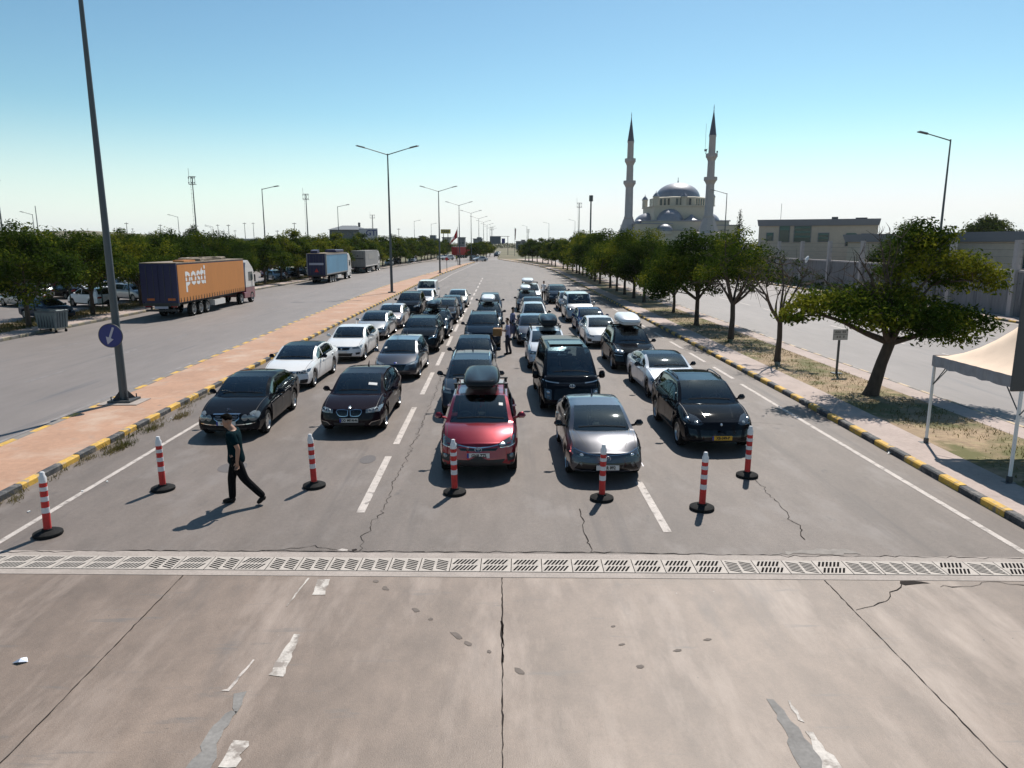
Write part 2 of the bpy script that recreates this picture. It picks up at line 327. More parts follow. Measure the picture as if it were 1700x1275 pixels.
mark('worn_paint_mark', px((488,1053),(499,1054),(470,1124),(446,1121)), m=PAINTW, jag=.018, seed=1, z=.006)
mark('worn_paint_mark', px((388,1229),(413,1231),(392,1274),(362,1274)), m=PAINTW, jag=.03, seed=2, z=.006)
mark('worn_paint_mark', px((527,962),(548,962),(540,988),(518,988)), m=PAINTW, jag=.02, seed=3, z=.006)
mark('worn_paint_mark', px((1336,1214),(1350,1216),(1408,1290),(1375,1290)), m=PAINTW, jag=.03, seed=4, z=.006)
mark('worn_paint_mark', px((1308,1163),(1312,1163),(1336,1200),(1325,1196)), m=PAINTW, jag=.03, seed=14, z=.006)
mark('thin_paint_mark', px((420,1095),(423,1096),(380,1148),(366,1147),(378,1144)), m=PAINT, jag=.008, seed=5, z=.006)
mark('thin_paint_mark', px((511,960),(514,960),(477,1007),(475,1006)), m=PAINTW, jag=.008, seed=6, z=.006)
mark('mortar_patch', px((388,1152),(410,1148),(402,1170),(392,1186),(386,1176)), m=PATCH, jag=.03, seed=7)
mark('mortar_patch', px((384,1180),(394,1182),(380,1204),(368,1222),(360,1246),(345,1290),(305,1290),(318,1262),(335,1248),(340,1226),(355,1204)), m=PATCH, jag=.03, seed=8)
mark('mortar_patch', px((1272,1160),(1284,1162),(1302,1180),(1345,1235),(1400,1300),(1345,1300),(1312,1245),(1303,1212)), m=PATCH, jag=.02, seed=9)
mark('asphalt_patch', [(x, y) for x, y in [(-6.6+.34*math.cos(a), 17.1+.42*math.sin(a)) for a in [i*.4 for i in range(16)]]], m=mat('dark_patch', (.105,.095,.095), .8, noise=[(30,.2,one)]), jag=.03, seed=10)
mark('asphalt_patch', [(x, y) for x, y in [(-2.95-.45+.2*math.cos(a)+.0, 17.7+.36*math.sin(a)) for a in [i*.4 for i in range(16)]]], m=bpy.data.materials['dark_patch'], jag=.02, seed=11)
STAIN = mat('oil_stain', (.13,.105,.09), .8, noise=[(12,.2,one)])
for i, (x, y, a, b) in enumerate([(862,1114,.07,.03),(690,1013,.06,.03),(640,977,.06,.03),(758,1055,.11,.03),(778,1069,.06,.03),(715,1028,.03,.02),(624,965,.04,.03),(1063,1107,.05,.03),(1125,1080,.05,.02),(1175,1062,.05,.02),(812,1082,.03,.02),(1018,1040,.03,.015),(1032,1070,.04,.015)]):
    cx, cy = G(x, y); r = random.Random(i); th = -.9 if 600 < x < 900 else .2
    P = []
    for k in range(12):
        t = k*math.pi/6; q = r.uniform(.7, 1.15); ex, ey = a*math.cos(t)*q*1.3, b*math.sin(t)*q*1.6
        P.append((cx+ex*math.cos(th)-ey*math.sin(th), cy+ex*math.sin(th)+ey*math.cos(th)))
    mark('stain', P, m=STAIN)
def crack(name, pts, wd=.012, z=.007, jit=.05, seed=0, m=CRACK, step=.12):
    r = random.Random(seed); P = []
    for a, b in zip(pts, pts[1:]):
        L = math.hypot(b[0]-a[0], b[1]-a[1]); k = max(1, int(L/step))
        for q in range(k): t = q/k; P.append((a[0]+(b[0]-a[0])*t+r.gauss(0, jit), a[1]+(b[1]-a[1])*t+r.gauss(0, jit)))
    P.append(pts[-1]); mb = MB(); n = len(P); L_, R2 = [], []
    for i, p in enumerate(P):
        a, b = P[max(0,i-1)], P[min(n-1,i+1)]; d = math.hypot(b[0]-a[0], b[1]-a[1]) or 1
        nx_, ny_ = -(b[1]-a[1])/d, (b[0]-a[0])/d; w_ = wd*r.uniform(.35, 1.5)/2
        L_.append((p[0]+nx_*w_, p[1]+ny_*w_, z)); R2.append((p[0]-nx_*w_, p[1]-ny_*w_, z))
    mb.add(L_+R2, [(i+1, i, n+i, n+i+1) for i in range(n-1)]); o = mb.build(name, m); o['kind'] = 'structure'; return o
for i, xj in enumerate((-10.6, -5.3, 0.0, 5.28, 10.6)):
    crack('slab_joint', [(xj, -4), (xj, 6.9), (xj*.995, DY(xj)-.46)], wd=.012 if i != 2 else .016, jit=.004, seed=i, step=.1)
crack('slab_crack', px((833,1031),(834,1100)), wd=.028, jit=.008, seed=30)
crack('slab_crack', px((1420,1013),(1440,1010),(1470,1000),(1485,985),(1497,970)), wd=.014, jit=.02, seed=31)
crack('slab_crack', px((1560,975),(1598,975),(1640,965),(1700,972)), wd=.016, jit=.03, seed=32)
mark('broken_edge', px((1494,965),(1530,966),(1545,969),(1520,970),(1503,972),(1494,969)), m=CRACK, z=.007, jag=.02, seed=5)
crack('road_crack', px((601,914),(604,895),(620,868),(640,835),(655,800),(672,770),(685,738),(697,712),(715,670),(735,620)), wd=.013, jit=.035, seed=33)
crack('road_crack', px((596,912),(585,914)), wd=.05, jit=.03, seed=34)
crack('road_crack', px((985,916),(976,896),(968,880),(966,862),(962,845)), wd=.016, jit=.03, seed=35)
crack('road_crack', px((1320,868),(1328,880),(1336,896)), wd=.015, jit=.03, seed=36)
crack('road_crack', px((1245,785),(1270,815),(1300,845),(1316,866)), wd=.014, jit=.03, seed=37)
crack('road_crack', px((1070,680),(1150,690),(1230,700),(1300,705)), wd=.012, jit=.02, seed=38)
crack('road_crack', px((0,918),(200,914),(400,915),(600,916),(836,917),(1000,917),(1200,922),(1400,924),(1700,927)), wd=.022, jit=.02, seed=39)
crack('road_crack', px((440,915),(520,907),(560,913)), wd=.012, jit=.03, seed=40)
SALT = mat('pale_stain', (.24,.215,.195), .85, noise=[(6,.2,one)])
mark('pale_stain', px((1280,921),(1330,913),(1400,911),(1430,921),(1360,920)), m=SALT, jag=.05, seed=3, z=.006)
mark('pale_stain', px((560,914),(568,911),(578,913),(576,916)), m=PAINT, jag=.02, seed=3, z=.006)
# ---------------------------------------------------------------- drain
def dstrip(name, y0, y1, z0, z1, m, x0=-28, x1=10.0):
    mb = MB(); mb.prism([(x0, DY(x0)+y0), (x1, DY(x1)+y0), (x1, DY(x1)+y1), (x0, DY(x0)+y1)], z0, z1); o = mb.build(name, m); o['kind'] = 'structure'; return o
dstrip('drain_edge', -.45, -.265, -.3, .006, KCONC); dstrip('drain_edge', .265, .47, -.3, .006, KCONC)
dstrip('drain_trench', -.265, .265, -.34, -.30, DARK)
# the apron and the road stop at the trench: sheet just under the grates, shade of the trench painted near-black
dstrip('drain_shade_sheet', -.265, .265, -.01, .0042, DARK, x0=-9.7, x1=9.99)
dstrip('drain_cover', -.265, .265, -.2, .012, KCONC, x1=-9.7)
def grate_mesh(rot):
    mb = MB(); h0, h1 = .0045, .0115; S = .252
    def bar(P): mb.prism(P, h0, h1)
    for y0, y1 in ((-S,-.212),(-.022,.022),(.212,S)): bar([(-S,y0),(S,y0),(S,y1),(-S,y1)])
    for ya, yb_ in ((-.212,-.022),(.022,.212)):
        d = .085; n = 6; pitch = .064; sw = .038; xa = -S+.018
        bar([(-S,ya),(xa,ya),(xa+d,yb_),(-S,yb_)])
        for k in range(n):
            a = xa+pitch*k+sw; b = xa+pitch*(k+1)
            if k < n-1: bar([(a,ya),(b,ya),(b+d,yb_),(a+d,yb_)])
        a = xa+pitch*(n-1)+sw
        bar([(a,ya),(S,ya),(S,yb_),(a+d,yb_)])
    if rot: mb.v = [(-y, x, z) for x, y, z in mb.v]
    return mb.mesh('drain_grate', GRATE)
gA, gB = grate_mesh(0), grate_mesh(1)
seq = 'AAAAAABABABBBBBBAAAAAAAAABABABBBABAAAAAAAAAA'
ordn = lambda k: {1:'first',2:'second',3:'third',4:'fourth',5:'fifth',6:'sixth',7:'seventh',8:'eighth',9:'ninth',10:'tenth',11:'eleventh',12:'twelfth',13:'thirteenth',14:'fourteenth',15:'fifteenth',16:'sixteenth',17:'seventeenth',18:'eighteenth',19:'nineteenth',20:'twentieth'}.get(k) or ({2:'twenty-',3:'thirty-',4:'forty-',5:'fifty-',6:'sixty-',7:'seventy-',8:'eighty-',9:'ninety-'}[k//10]+{1:'first',2:'second',3:'third',4:'fourth',5:'fifth',6:'sixth',7:'seventh',8:'eighth',9:'ninth'}.get(k%10, '')).rstrip('-') if k%10 else {30:'thirtieth',40:'fortieth',50:'fiftieth',60:'sixtieth',70:'seventieth',80:'eightieth',90:'ninetieth'}.get(k)
for i in range(-1, 37):
    x = -9.15+.517*(i+.5); t = 'A' if i < 0 else seq[i]
    o = link('drain_grate', gA if t == 'A' else gB, loc=(x, DY(x), 0.0), rot=(0, 0, -.031+wnoise(i, .01)))
    lab = ('drain grate slotted in two rows' if t == 'A' else 'drain grate slotted in two columns')
    tag(o, '%s, %s from the left edge' % (lab, ordn(i+2)), 'drain grate', 'slotted drain grates across the road')
# ---------------------------------------------------------------- mosque
CREAM = mat('cream_render', (.50,.46,.38), .85, noise=[(.3,.08,one), (3,.06,one)]); LEAD = mat('lead_roof', (.24,.25,.29), .45, metal=.2, noise=[(.8,.15,one), (6,.1,one)])
MINS = mat('minaret_stone', (.42,.38,.37), .85, noise=[(.7,.08,one), (4,.06,one)]); WIN = mat('window_glass', (.03,.05,.055), .15)
MINC = mat('minaret_cone', (.10,.10,.125), .5, metal=.2)
def ring_panels(mb, r, z0, z1, n, wd, cx, cy, m=0, dep=.08, a0=0, arc=2*math.pi):
    for k in range(n):
        a = a0+arc*k/n; mb.box((cx+r*math.cos(a), cy+r*math.sin(a), (z0+z1)/2), (dep, wd, z1-z0), m, rz=a)
mo = empty('mosque', (47.5,200,0), 0, 'cream mosque with a large lead dome and stepped half domes behind the trees', 'mosque'); mo.scale = (1,1,.97)
def L_(x, y=0): return (x, y)
mb = MB()
mb.box((0,0,5.6), (22,22,11.2)); mb.box((0,0,13.2), (15.4,15.4,4.0)); mb.box((-8.5,0,5.2), (9,24,10.4)); mb.box((9,-1,5.0), (9,22,10.0)); mb.box((0,-11,4.6), (20,5,8.2))
mb.build('wall', CREAM, mo)
mb = MB(); mb.lathe([(7.5,15.2),(7.5,17.6),(6.9,17.8)], 8, Matrix.Rotation(R_(22.5),4,'Z')); mb.box((0,0,15.25), (16,16,.25))
dr = mb.build('drum', CREAM, mo)
for k in range(8):
    a = R_(45*k)
    for j in range(4):
        t = (j-1.5)*1.15; MB().box((6.95*math.cos(a)-t*math.sin(a), 6.95*math.sin(a)+t*math.cos(a), 16.4), (.16,.55,1.7), rz=a).build('window', WIN, dr)
def dome(name, x, y, z, r, h, parent, m=LEAD, n=32, fin=.8, half=False):
    mb = MB(); pr = [(r*1.05, z-.25), (r*1.05, z)]+[(r*math.cos(t), z+h*math.sin(t)) for t in [i*math.pi/2/9 for i in range(10)]]
    pr[-1] = (.02, z+h); mb.lathe(pr, n, Matrix.Translation((x, y, 0)))
    if fin: mb.lathe([(.09, z+h-.05), (.16, z+h+fin*.3), (.05, z+h+fin*.5), (.1, z+h+fin*.65), (.02, z+h+fin)], 8, Matrix.Translation((x, y, 0)))
    return mb.build(name, m, parent, smooth=40)
dome('dome', 0, 0, 17.7, 5.9, 4.1, mo, n=48, fin=1.6)
for x, y, z, r, h in [(-3.6,-7.3,11.2,3.5,3.3),(7.5,0,11,4.2,3),(-7.6,0,11,3.8,2.7),(0,7.5,11,4,3)]: dome('half_dome', x, y, z, r, h, mo, fin=0)
for x, y, z, r, h in [(-11.3,-6,10.6,1.3,1.1),(-8.8,-7.5,10.4,1.2,1),(-5.8,-12,8.7,2.1,1.7),(-13,-11,7.4,1.4,1),(-2.4,-12,7.6,1.3,1),(1,-12,7.6,1.4,1),(5,-12,7.6,1.4,1),(9.5,-9,10.1,1.5,1)]:
    MB().lathe([(r*1.15,z-.9),(r*1.15,z-.2)], 8, Matrix.Translation((x,y,0))).build('small_drum', CREAM, mo)
    dome('small_dome', x, y, z, r, h, mo, fin=.5, n=20)
mb = MB(); mb.lathe([(2.4,11.1),(2.2,11.5),(.9,12.3),(.1,13.0)], 8, Matrix.Translation((1.8,-9,0)), cap=True); mb.build('conical_roof', LEAD, mo, smooth=30)
for x, y in ((-7.3,-7.3),(7.3,-7.3),(0,-7.3),(-7.3,7.3),(7.3,7.3)):
    t = MB().lathe([(.75,15.2),(.75,17.4),(.9,17.5),(.9,17.7)], 8, Matrix.Translation((x,y,0)), cap=True).build('turret', CREAM, mo)
    MB().lathe([(.85,17.7),(.6,18.2),(.1,18.7),(.04,19.2)], 8, Matrix.Translation((x,y,0)), cap=True).build('turret_cap', LEAD, t, smooth=40)
for k in range(6): MB().box((-11.5+4.2*k,-13.62,4.5), (1.2,.1,3.4)).build('window', WIN, mo)
mb = MB()
for z, s in ((11.25,22.5),(10.45,9.4)):
    if z > 11: mb.box((0,0,z), (s,s,.3))
mb.box((-8.5,0,10.5), (9.5,24.5,.25)); mb.box((9,-1,10.1), (9.5,22.5,.25)); mb.box((0,-11,8.8), (20.5,5.6,.22)); mb.build('cornice', LEAD, mo)
def minaret(x, y, label, ant):
    e = empty('minaret', (x, y, 0), 0, label, 'minaret', 'minarets of the mosque'); e.scale = (1,1,.94)
    MB().lathe([(3.2,0),(3.2,8.3),(2.65,8.5),(1.35,12.3)], 8, Matrix.Rotation(R_(22.5),4,'Z')).build('base', MINS, e)
    MB().lathe([(1.1,12.2),(1.25,12.4),(1.25,12.8),(1.08,13.0),(1.0,20.9)], 16).build('shaft', MINS, e, smooth=40)
    MB().lathe([(.92,22.2),(.88,26.8)], 16).build('shaft', MINS, e, smooth=40); MB().lathe([(.84,28),(.80,32.6),(.88,32.8),(.88,33.1)], 16).build('shaft', MINS, e, smooth=40)
    for z, s in ((20.8,1.0),(26.7,.88)):
        MB().lathe([(1.02*s,z),(1.1*s,z+.2),(1.35*s,z+.7),(1.62*s,z+1.05),(1.62*s,z+1.85),(1.54*s,z+1.85),(1.54*s,z+1.1),(.8,z+1.1)], 16).build('balcony', MINS, e, smooth=30)
    MB().lathe([(.90,33.1),(.82,33.5),(.1,39.0)], 16).build('cone', MINC, e, smooth=30)
    MB().lathe([(.05,38.8),(.13,39.2),(.05,39.5),(.1,39.8),(.02,40.8)], 6).build('finial', MINC, e)
    if ant:
        mb = MB(); mb.tube([(-1.7,0,28.9),(-1.7,0,36)], .03, 4); mb.tube([(-1.5,.2,28.5),(-1.2,0,29.8)], .07, 4); mb.box((-1.6,0,29.4),(.5,.4,.5)); mb.box((1.3,0,29.0),(.3,.3,.5)); mb.build('antenna', MINC, e)
minaret(33.6, 195, 'left stone minaret with two balconies and a dark pointed cone', 0)
minaret(51.7, 184, 'right stone minaret with an antenna mounted on its upper balcony', 1)
# ---------------------------------------------------------------- buildings on the right
WALLB = mat('beige_facade', (.50,.42,.35), .85, noise=[(.3,.06,one), (2,.06,one)]); BAND = mat('grey_parapet', (.20,.20,.225), .8, noise=[(.4,.05,one)])
GLASSB = mat('facade_glass', (.012,.045,.04), .12); BLIND = mat('window_blind', (.10,.17,.145), .7)
def facade_box(name, P0, P1, depth, h, label, band=1.0, wins=(), proud=.35):
    'P0->P1 the front foot line (left to right in the picture)'
    P0, P1 = Vector((*P0,0)), Vector((*P1,0)); d = P1-P0; Ln = d.length; a = math.atan2(d.y, d.x)
    e = empty(name, P0, a, label, 'building')     # local x along the facade, local +y away from the road side
    MB().box((Ln/2, depth/2, (h-band)/2), (Ln, depth, h-band)).build('wall', WALLB, e)
    MB().box((Ln/2, depth/2-proud/2+.05, h-band/2+.002), (Ln+proud*.6, depth+proud, band), taper=1.02).build('parapet', BAND, e)
    for x, z, ww, hh, bl in wins:
        f = MB().box((x,-.03,z), (ww+.2,.10,hh+.2)).build('window', BAND, e)
        mb = MB().box((x,-.09,z), (ww,.06,hh)); mb.build('pane', GLASSB, f)
        if bl:
            mb = MB()
            for q in range(bl): mb.box((x,-.135,z+hh/2-.15-q*hh/bl*.9), (ww*.96,.03,hh/bl*.36))
            mb.build('blind', BLIND, f)
    return e
e = facade_box('administration_building', (40.3,115), (55.6,108.2), 12, 8.9, 'beige two-storey building with a grey parapet and green glazed windows', .95,
    [(1.7,6.3,.9,1.1,1),(3.8,6.7,1.4,2.3,1),(6.4,6.7,2.3,2.3,3),(9.4,6.2,1.4,1.2,2),(13.2,5.8,1.35,1.7,1),(15.4,5.8,1.5,1.7,2)])
mb = MB().tube([(3,2,8.9),(3,2,11.4)], .03, 4); mb.build('aerial', STEELD, e)
MB().box((10.8,3,9.1),(.9,.8,.4)).build('roof_unit', STEELD, e); MB().box((14.5,3,9.0),(1.6,1.0,.3)).build('roof_unit', STEELD, e)
e = facade_box('low_building', (45.5,96), (50.5,40), 14, 6.45, 'long low grey-beige building beside the big tree and the high wall', .95,
    [(8,3.6,1.4,2.6,0),(30,4.4,1.2,2.6,0),(33,3.6,.8,1.2,0),(45,3.4,.8,1.4,0),(14,3.4,1.3,1.4,1)])
# high concrete wall with tall posts
WALLC = mat('stained_wall', (.20,.195,.20), .9, noise=[(.6,.12,(1,1,.3)), (4,.15,(1,1,.25))], bump=.2); mix_layer(WALLC, (.055,.055,.06), 1.6, .55, .70, (1,1,.10)); mix_layer(WALLC, (.06,.06,.065), 3.5, .58, .70, (1,1,.06), off=(3,3,3))
we = empty('perimeter_wall', (37.3,0,0), 0, 'stained concrete perimeter wall with tall posts along the right road', 'wall')
MB().box((.15,135,1.65), (.3,230,3.3)).build('wall_panel', WALLC, we); MB().box((.15,135,3.38), (.42,230,.15)).build('coping', MINS, we)
for k in range(30):
    y = 22+7.6*k; MB().box((-.06,y,2.8), (.36,.42,5.6)).build('post', MINS, we)
mb = MB()
for z in (3.9,4.4,4.9,5.35): mb.tube([(-.02,22,z),(-.02,244,z)], .015, 3)
mb.build('wire', STEELD, we)
d_ = empty('satellite_dish', (37.0,88,3.4), 0, 'small white satellite dish on the perimeter wall', 'dish')
MB().lathe([(.02,.16),(.3,.1),(.45,0)], 16, Matrix.Rotation(R_(-75),4,'Y') @ Matrix.Translation((0,0,.1))).build('reflector', WHITEP, d_, smooth=60)
MB().tube([(0,0,-.3),(0,0,.1)], .03, 5).build('mount', STEELD, d_)
# ---------------------------------------------------------------- far buildings and signs
FARG = mat('far_building_grey', (.14,.15,.17), .8); FARB = mat('far_building_pale', (.30,.29,.27), .8); FARR = mat('far_roof', (.10,.12,.14), .7)
GTI = mat('sign_board_grey', (.42,.42,.47), .7)
b = empty('depot_building', (-61.4,300,0), 0, 'dark green-grey depot with hipped roof left of the lettered hoarding', 'building')
MB().box((0,0,5.4),(24,14,10.8)).build('wall', FARR, b); b.scale = (.54,1,.97); mb = MB(); mb.add([(-13,-8,10.8),(13,-8,10.8),(13,8,10.8),(-13,8,10.8),(-5,0,12.6),(5,0,12.6)], [(0,1,5,4),(1,2,5),(2,3,4,5),(3,0,4),(3,2,1,0)]); mb.build('roof', FARR, b)
MB().box((7.5,0,12.9),(1.3,1.3,1.8)).build('chimney', STEELD, b)
mb = MB()
for k in range(7): mb.box((-10+3.3*k,-7.05,9.2),(1.8,.1,1.2))
mb.build('window', WIN, b)
b = empty('hoarding', (-52,290,0), 0, 'grey roadside hoarding with dark capital letters GTI beside the depot', 'hoarding')
MB().box((0,0,8.6),(7.2,.4,4.6)).build('board', GTI, b)
mb = MB(); text_mb(mb, 'GTI', 3.0, Matrix.Translation((1.4,-.23,9.1)) @ Matrix.Rotation(R_(90),4,'X'), bold=.06); text_mb(mb, 'L', 1.6, Matrix.Translation((-2.3,-.23,8.7)) @ Matrix.Rotation(R_(90),4,'X')); mb.build('lettering', BLUES, b)
for x in (-2.8,0,2.8): MB().box((x,.1,3.15),(.35,.35,6.3)).build('post', STEELD, b)
FB = [(-23.5+0,300,'flat dark office block right of the dome-shaped tree','x'),]
def farb(px0, px1, ytop, Y, m, label, dep=14, extra=None):
    x0 = (px0-832.2)*Y/FPX*.985; x1 = (px1-832.2)*Y/FPX*.985; h = CAM_H+(403-ytop)/FPX*Y
    b = empty('distant_building', ((x0+x1)/2, Y+dep/2, 0), 0, label, 'building', 'low buildings on the horizon')
    wd = x1-x0; MB().box((0,0,h/2),(wd,dep,h)).build('wall', m, b)
    mb = MB(); n = max(2, int(wd/3.2))
    for fl in range(int(h/3.2)):
        for k in range(n): mb.box((-wd/2+(k+.5)*wd/n,-dep/2-.02,2+fl*3.2),(wd/n*.6,.08,1.3))
    mb.build('window', WIN, b); MB().box((0,0,h+.2),(wd+.8,dep+.8,.4)).build('roof', FARR, b)
    if extra: MB().box((extra[0]*wd/2,0,h+extra[1]/2+.4),(wd*extra[2],dep*.6,extra[1])).build('roof_block', m, b)
farb(697,705,393,520,FARG,'small bluish block at the far left of the horizon group')
farb(710,727,397,500,FARR,'dark low block with a raised middle on the horizon',extra=(0,2.2,.55))
farb(735,748,395,480,FARB,'pale grey block right of the yellow sign')
farb(761,772,395,520,FARG,'small grey block behind the red flag')
farb(786,801,397,560,FARG,'low grey block above the clump of median trees',extra=(.3,1,.5))
farb(857,874,401,600,FARG,'low dark roof on the horizon right of the gantry')
farb(866,872,399,620,FARR,'tiny dark tower block on the horizon right of the gantry')
# canopy of the border gate, far away on the left
b = empty('gate_canopy', (-33,330,0), 0, 'pale flat border gate roof beyond the left road', 'canopy')
MB().box((0,0,5.2),(22,10,.7)).build('roof', WHITEP, b)
for x in (-9,-3,3,9): MB().box((x,0,2.4),(.5,.5,4.8)).build('column', FARB, b)
b = empty('warehouse', (-95,330,0), 0, 'long pale low warehouse roof above the left trees', 'building')
MB().box((0,0,3.4),(60,20,6.8)).build('wall', FARB, b); MB().box((0,0,7.0),(61,21,.35)).build('roof', WHITEP, b)
YS = mat('yellow_sign', (.42,.34,.05), .6)
b = empty('yellow_sign', (-22.5,300,0), 0, 'yellow rectangular sign board on two tall posts beyond the left trees', 'sign')
MB().box((0,0,9.9),(4.0,.3,1.7)).build('board', YS, b); mb = MB()
for k in range(4): mb.box((-1.1+.7*k,-.18,9.9),(.42,.04,.8))
mb.build('lettering', STEELD, b)
for x in (-.9,.9): MB().tube([(x,.1,0),(x,.1,9.1)], .16, 6).build('post', STEELD, b)
b = empty('road_sign_gantry', (-2.6,330,0), 0, 'dark back of a large gantry sign over the far end of the road', 'sign')
MB().box((0,0,6.6),(4.9,.3,3.4)).build('board', FARR, b); MB().box((3.6,0,6.2),(1.5,.2,2.2)).build('blue_board', BLUES, b)
for x in (-2.2,5.6): MB().tube([(x,.1,0),(x,.1,8.2)], .14, 6).build('post', STEELD, b)
MB().tube([(-2.2,.1,8.2),(6.3,.1,8.2)], .1, 6).build('beam', STEELD, b)
FLAG = mat('flag_red', (.45,.015,.02), .7)
def flag(x, y, z, pole_h, label, furled=False):
    b = empty('flagpole', (x, y, 0), 0, label, 'flag'); MB().tube([(0,0,0),(0,0,pole_h)], [.09,.04], 6).build('pole', STEEL, b)
    mb = MB(); n = 10; vs = []
    for i in range(n+1):
        for j in range(5):
            u = i/n; v = j/4
            if furled: X = .1+.5*v*(1-.5*u); Z = pole_h-.4-u*4.5; Yy = .12*math.sin(v*9+u*4)
            else: X = -(.1+2.0*v*(.35+.65*u)); Z = pole_h-.4-u*2.2-v*1.7; Yy = .3*math.sin(v*7+u*3)
            vs.append((X, Yy, Z))
    mb.add(vs, [(i*5+j, i*5+j+1, (i+1)*5+j+1, (i+1)*5+j) for i in range(n) for j in range(4)])
    f = mb.build('flag', FLAG if not furled else mat('furled_flag', (.12,.05,.05), .8), b, smooth=60)
    if not furled:
        mb = MB(); mb.lathe([(.18,0),(.3,0)], 14, Matrix.Translation((-1.0,-.38,pole_h-2.6)) @ Matrix.Rotation(R_(90),4,'X')); mb.build('crescent', WHITEP, f)
flag(-10.9+.35, 179, 0, 9.2, 'red flag hanging from a pole on the narrow end of the median')
flag(5.5, 300, 0, 11.5, 'furled dark flag on a pole right of the gantry', True)
# ---------------------------------------------------------------- lamps and masts
LAMPH = mat('lamp_head', (.10,.11,.12), .4, metal=.3)
def lamp(x, y, label, arms=2, h=14.2, side=1, arm=3.1, z0=.15, rise=.75, grp='double arm lamps on the paved median', r0=.15, base=True):
    e = empty('street_lamp', (x, y, z0), 0, label, 'street lamp', grp)
    MB().tube([(0,0,0),(0,0,h*.5),(0,0,h)], [r0, r0*.72, r0*.42], 12).build('pole', STEEL, e, smooth=40)
    if base:
        b = MB().box((0,0,.04),(.75,.75,.10)).build('base_plate', STEELD, e)
    for s in ((-1,1) if arms == 2 else (side,)):
        a = MB().tube([(0,0,h-.1),(s*arm*.72,0,h+rise*.75)], [.05,.04], 6).build('arm', STEEL, e)
        hb = MB(); hb.box((s*arm*.88,0,h+rise*.93), (arm*.36,.34,.13), ry=-s*math.atan2(rise,arm), bev=.05, taper=.8); hb.build('lamp_head', LAMPH, a)
    return e
lp = lamp(-12.72, 24.0, 'thick grey lamp post on the paved median carrying a round blue arrow sign', h=14.2, r0=.135)
lp.rotation_euler = (0, R_(-.2), 0)
mb = MB()
for sx in (-1,1):
    for sy in (-1,1): mb.tube([(sx*.28,sy*.28,.05),(sx*.28,sy*.28,.22)], .02, 5); mb.add([(sx*.26,sy*.26,.09),(sx*.06,sy*.06,.42),(sx*.06,sy*.06,.09)], [(0,1,2)])
mb.build('anchor_bolts', STEELD, lp)
mb = MB(); mb.box((.05,-.1,-.06),(1.3,1.0,.16)); mb.build('footing', KCONC, lp)
sg = empty('arrow_sign', (-12.77, 23.70, 0), 0, 'round blue sign with a white slanting arrow strapped to the thick lamp post', 'road sign')
zc = 2.42
MB().lathe([(.001,-.01),(.385,-.01),(.385,.01),(.001,.01)], 40, Matrix.Translation((0,-.02,zc)) @ Matrix.Rotation(R_(90),4,'X')).build('disc', BLUES, sg)
MB().lathe([(.375,-.012),(.395,-.012),(.395,.016),(.375,.016)], 40, Matrix.Translation((0,-.02,zc)) @ Matrix.Rotation(R_(90),4,'X')).build('rim', STEELD, sg)
ar = [(-.035,.29),(.035,.29),(.035,-.08),(.13,-.08),(0,-.31),(-.13,-.08),(-.035,-.08)]
M_ = Matrix.Translation((0,-.034,zc)) @ Matrix.Rotation(R_(90),4,'X') @ Matrix.Rotation(R_(-22),4,'Z')
MB().prism([(x,y) for x,y in ar][::-1], 0, .004, M=M_).build('arrow', LGREY, sg)
MB().box((0,.12,zc),(.44,.28,.05)).build('strap', STEEL, sg)
for i, (x, y) in enumerate([(-11.75,78.3),(-10.75,128.5),(-9.95,176),(-9.0,222),(-8.2,272),(-7.6,320),(-7.1,372),(-6.5,430),(-6,490)]):
    lamp(x, y, '%s double arm lamp post counted along the paved median beyond the blue sign' % ordn(i+1), h=14.3 if i == 0 else 14.0)
for i, (x, y, h) in enumerate([(-33.3,104.5,12.8),(-33.0,150.5,12.6),(-32,273,13.2),(-29,307,13.0)]):
    lamp(x, y, '%s single arm lamp above the left trees, its arm pointing right' % ordn(i+1), arms=1, side=1, h=h, arm=2.3, rise=.35, z0=0, grp='single arm lamps behind the left trees', r0=.12, base=False)
lamp(-38.2, 51.5, 'lamp at the left edge of the picture, only its head and arm in view', arms=1, side=1, h=12.2, arm=3.6, rise=.5, z0=0, grp='single arm lamps behind the left trees', r0=.12, base=False)
for i, (x, y, h, s) in enumerate([(-97,155,11.2,-1),(-81,187,11.8,-1),(-93,240,10.5,-1),(-117,300,11.5,-1)]):
    lamp(x, y, '%s left-pointing single arm lamp in the lorry park, counted from the left' % ordn(i+1), arms=1, side=s, h=h, arm=2.4, rise=.5, z0=0, grp='lamps in the lorry park', r0=.12, base=False)
for i, (x, y, h) in enumerate([(36.0,60,13.4),(35.9,118,13.0),(30,300,14),(22,340,14),(14,400,14)]):
    lamp(x, y, ['tall single arm lamp behind the big tree on the right road', 'single arm lamp in front of the right minaret', 'distant single arm lamp left of the left minaret', 'distant single arm lamp above the right tree row', 'faintest single arm lamp right of the gantry'][i], arms=1, side=-1, h=h, arm=2.6, rise=.55, z0=.12, grp='single arm lamps on the right road', r0=.13, base=False)
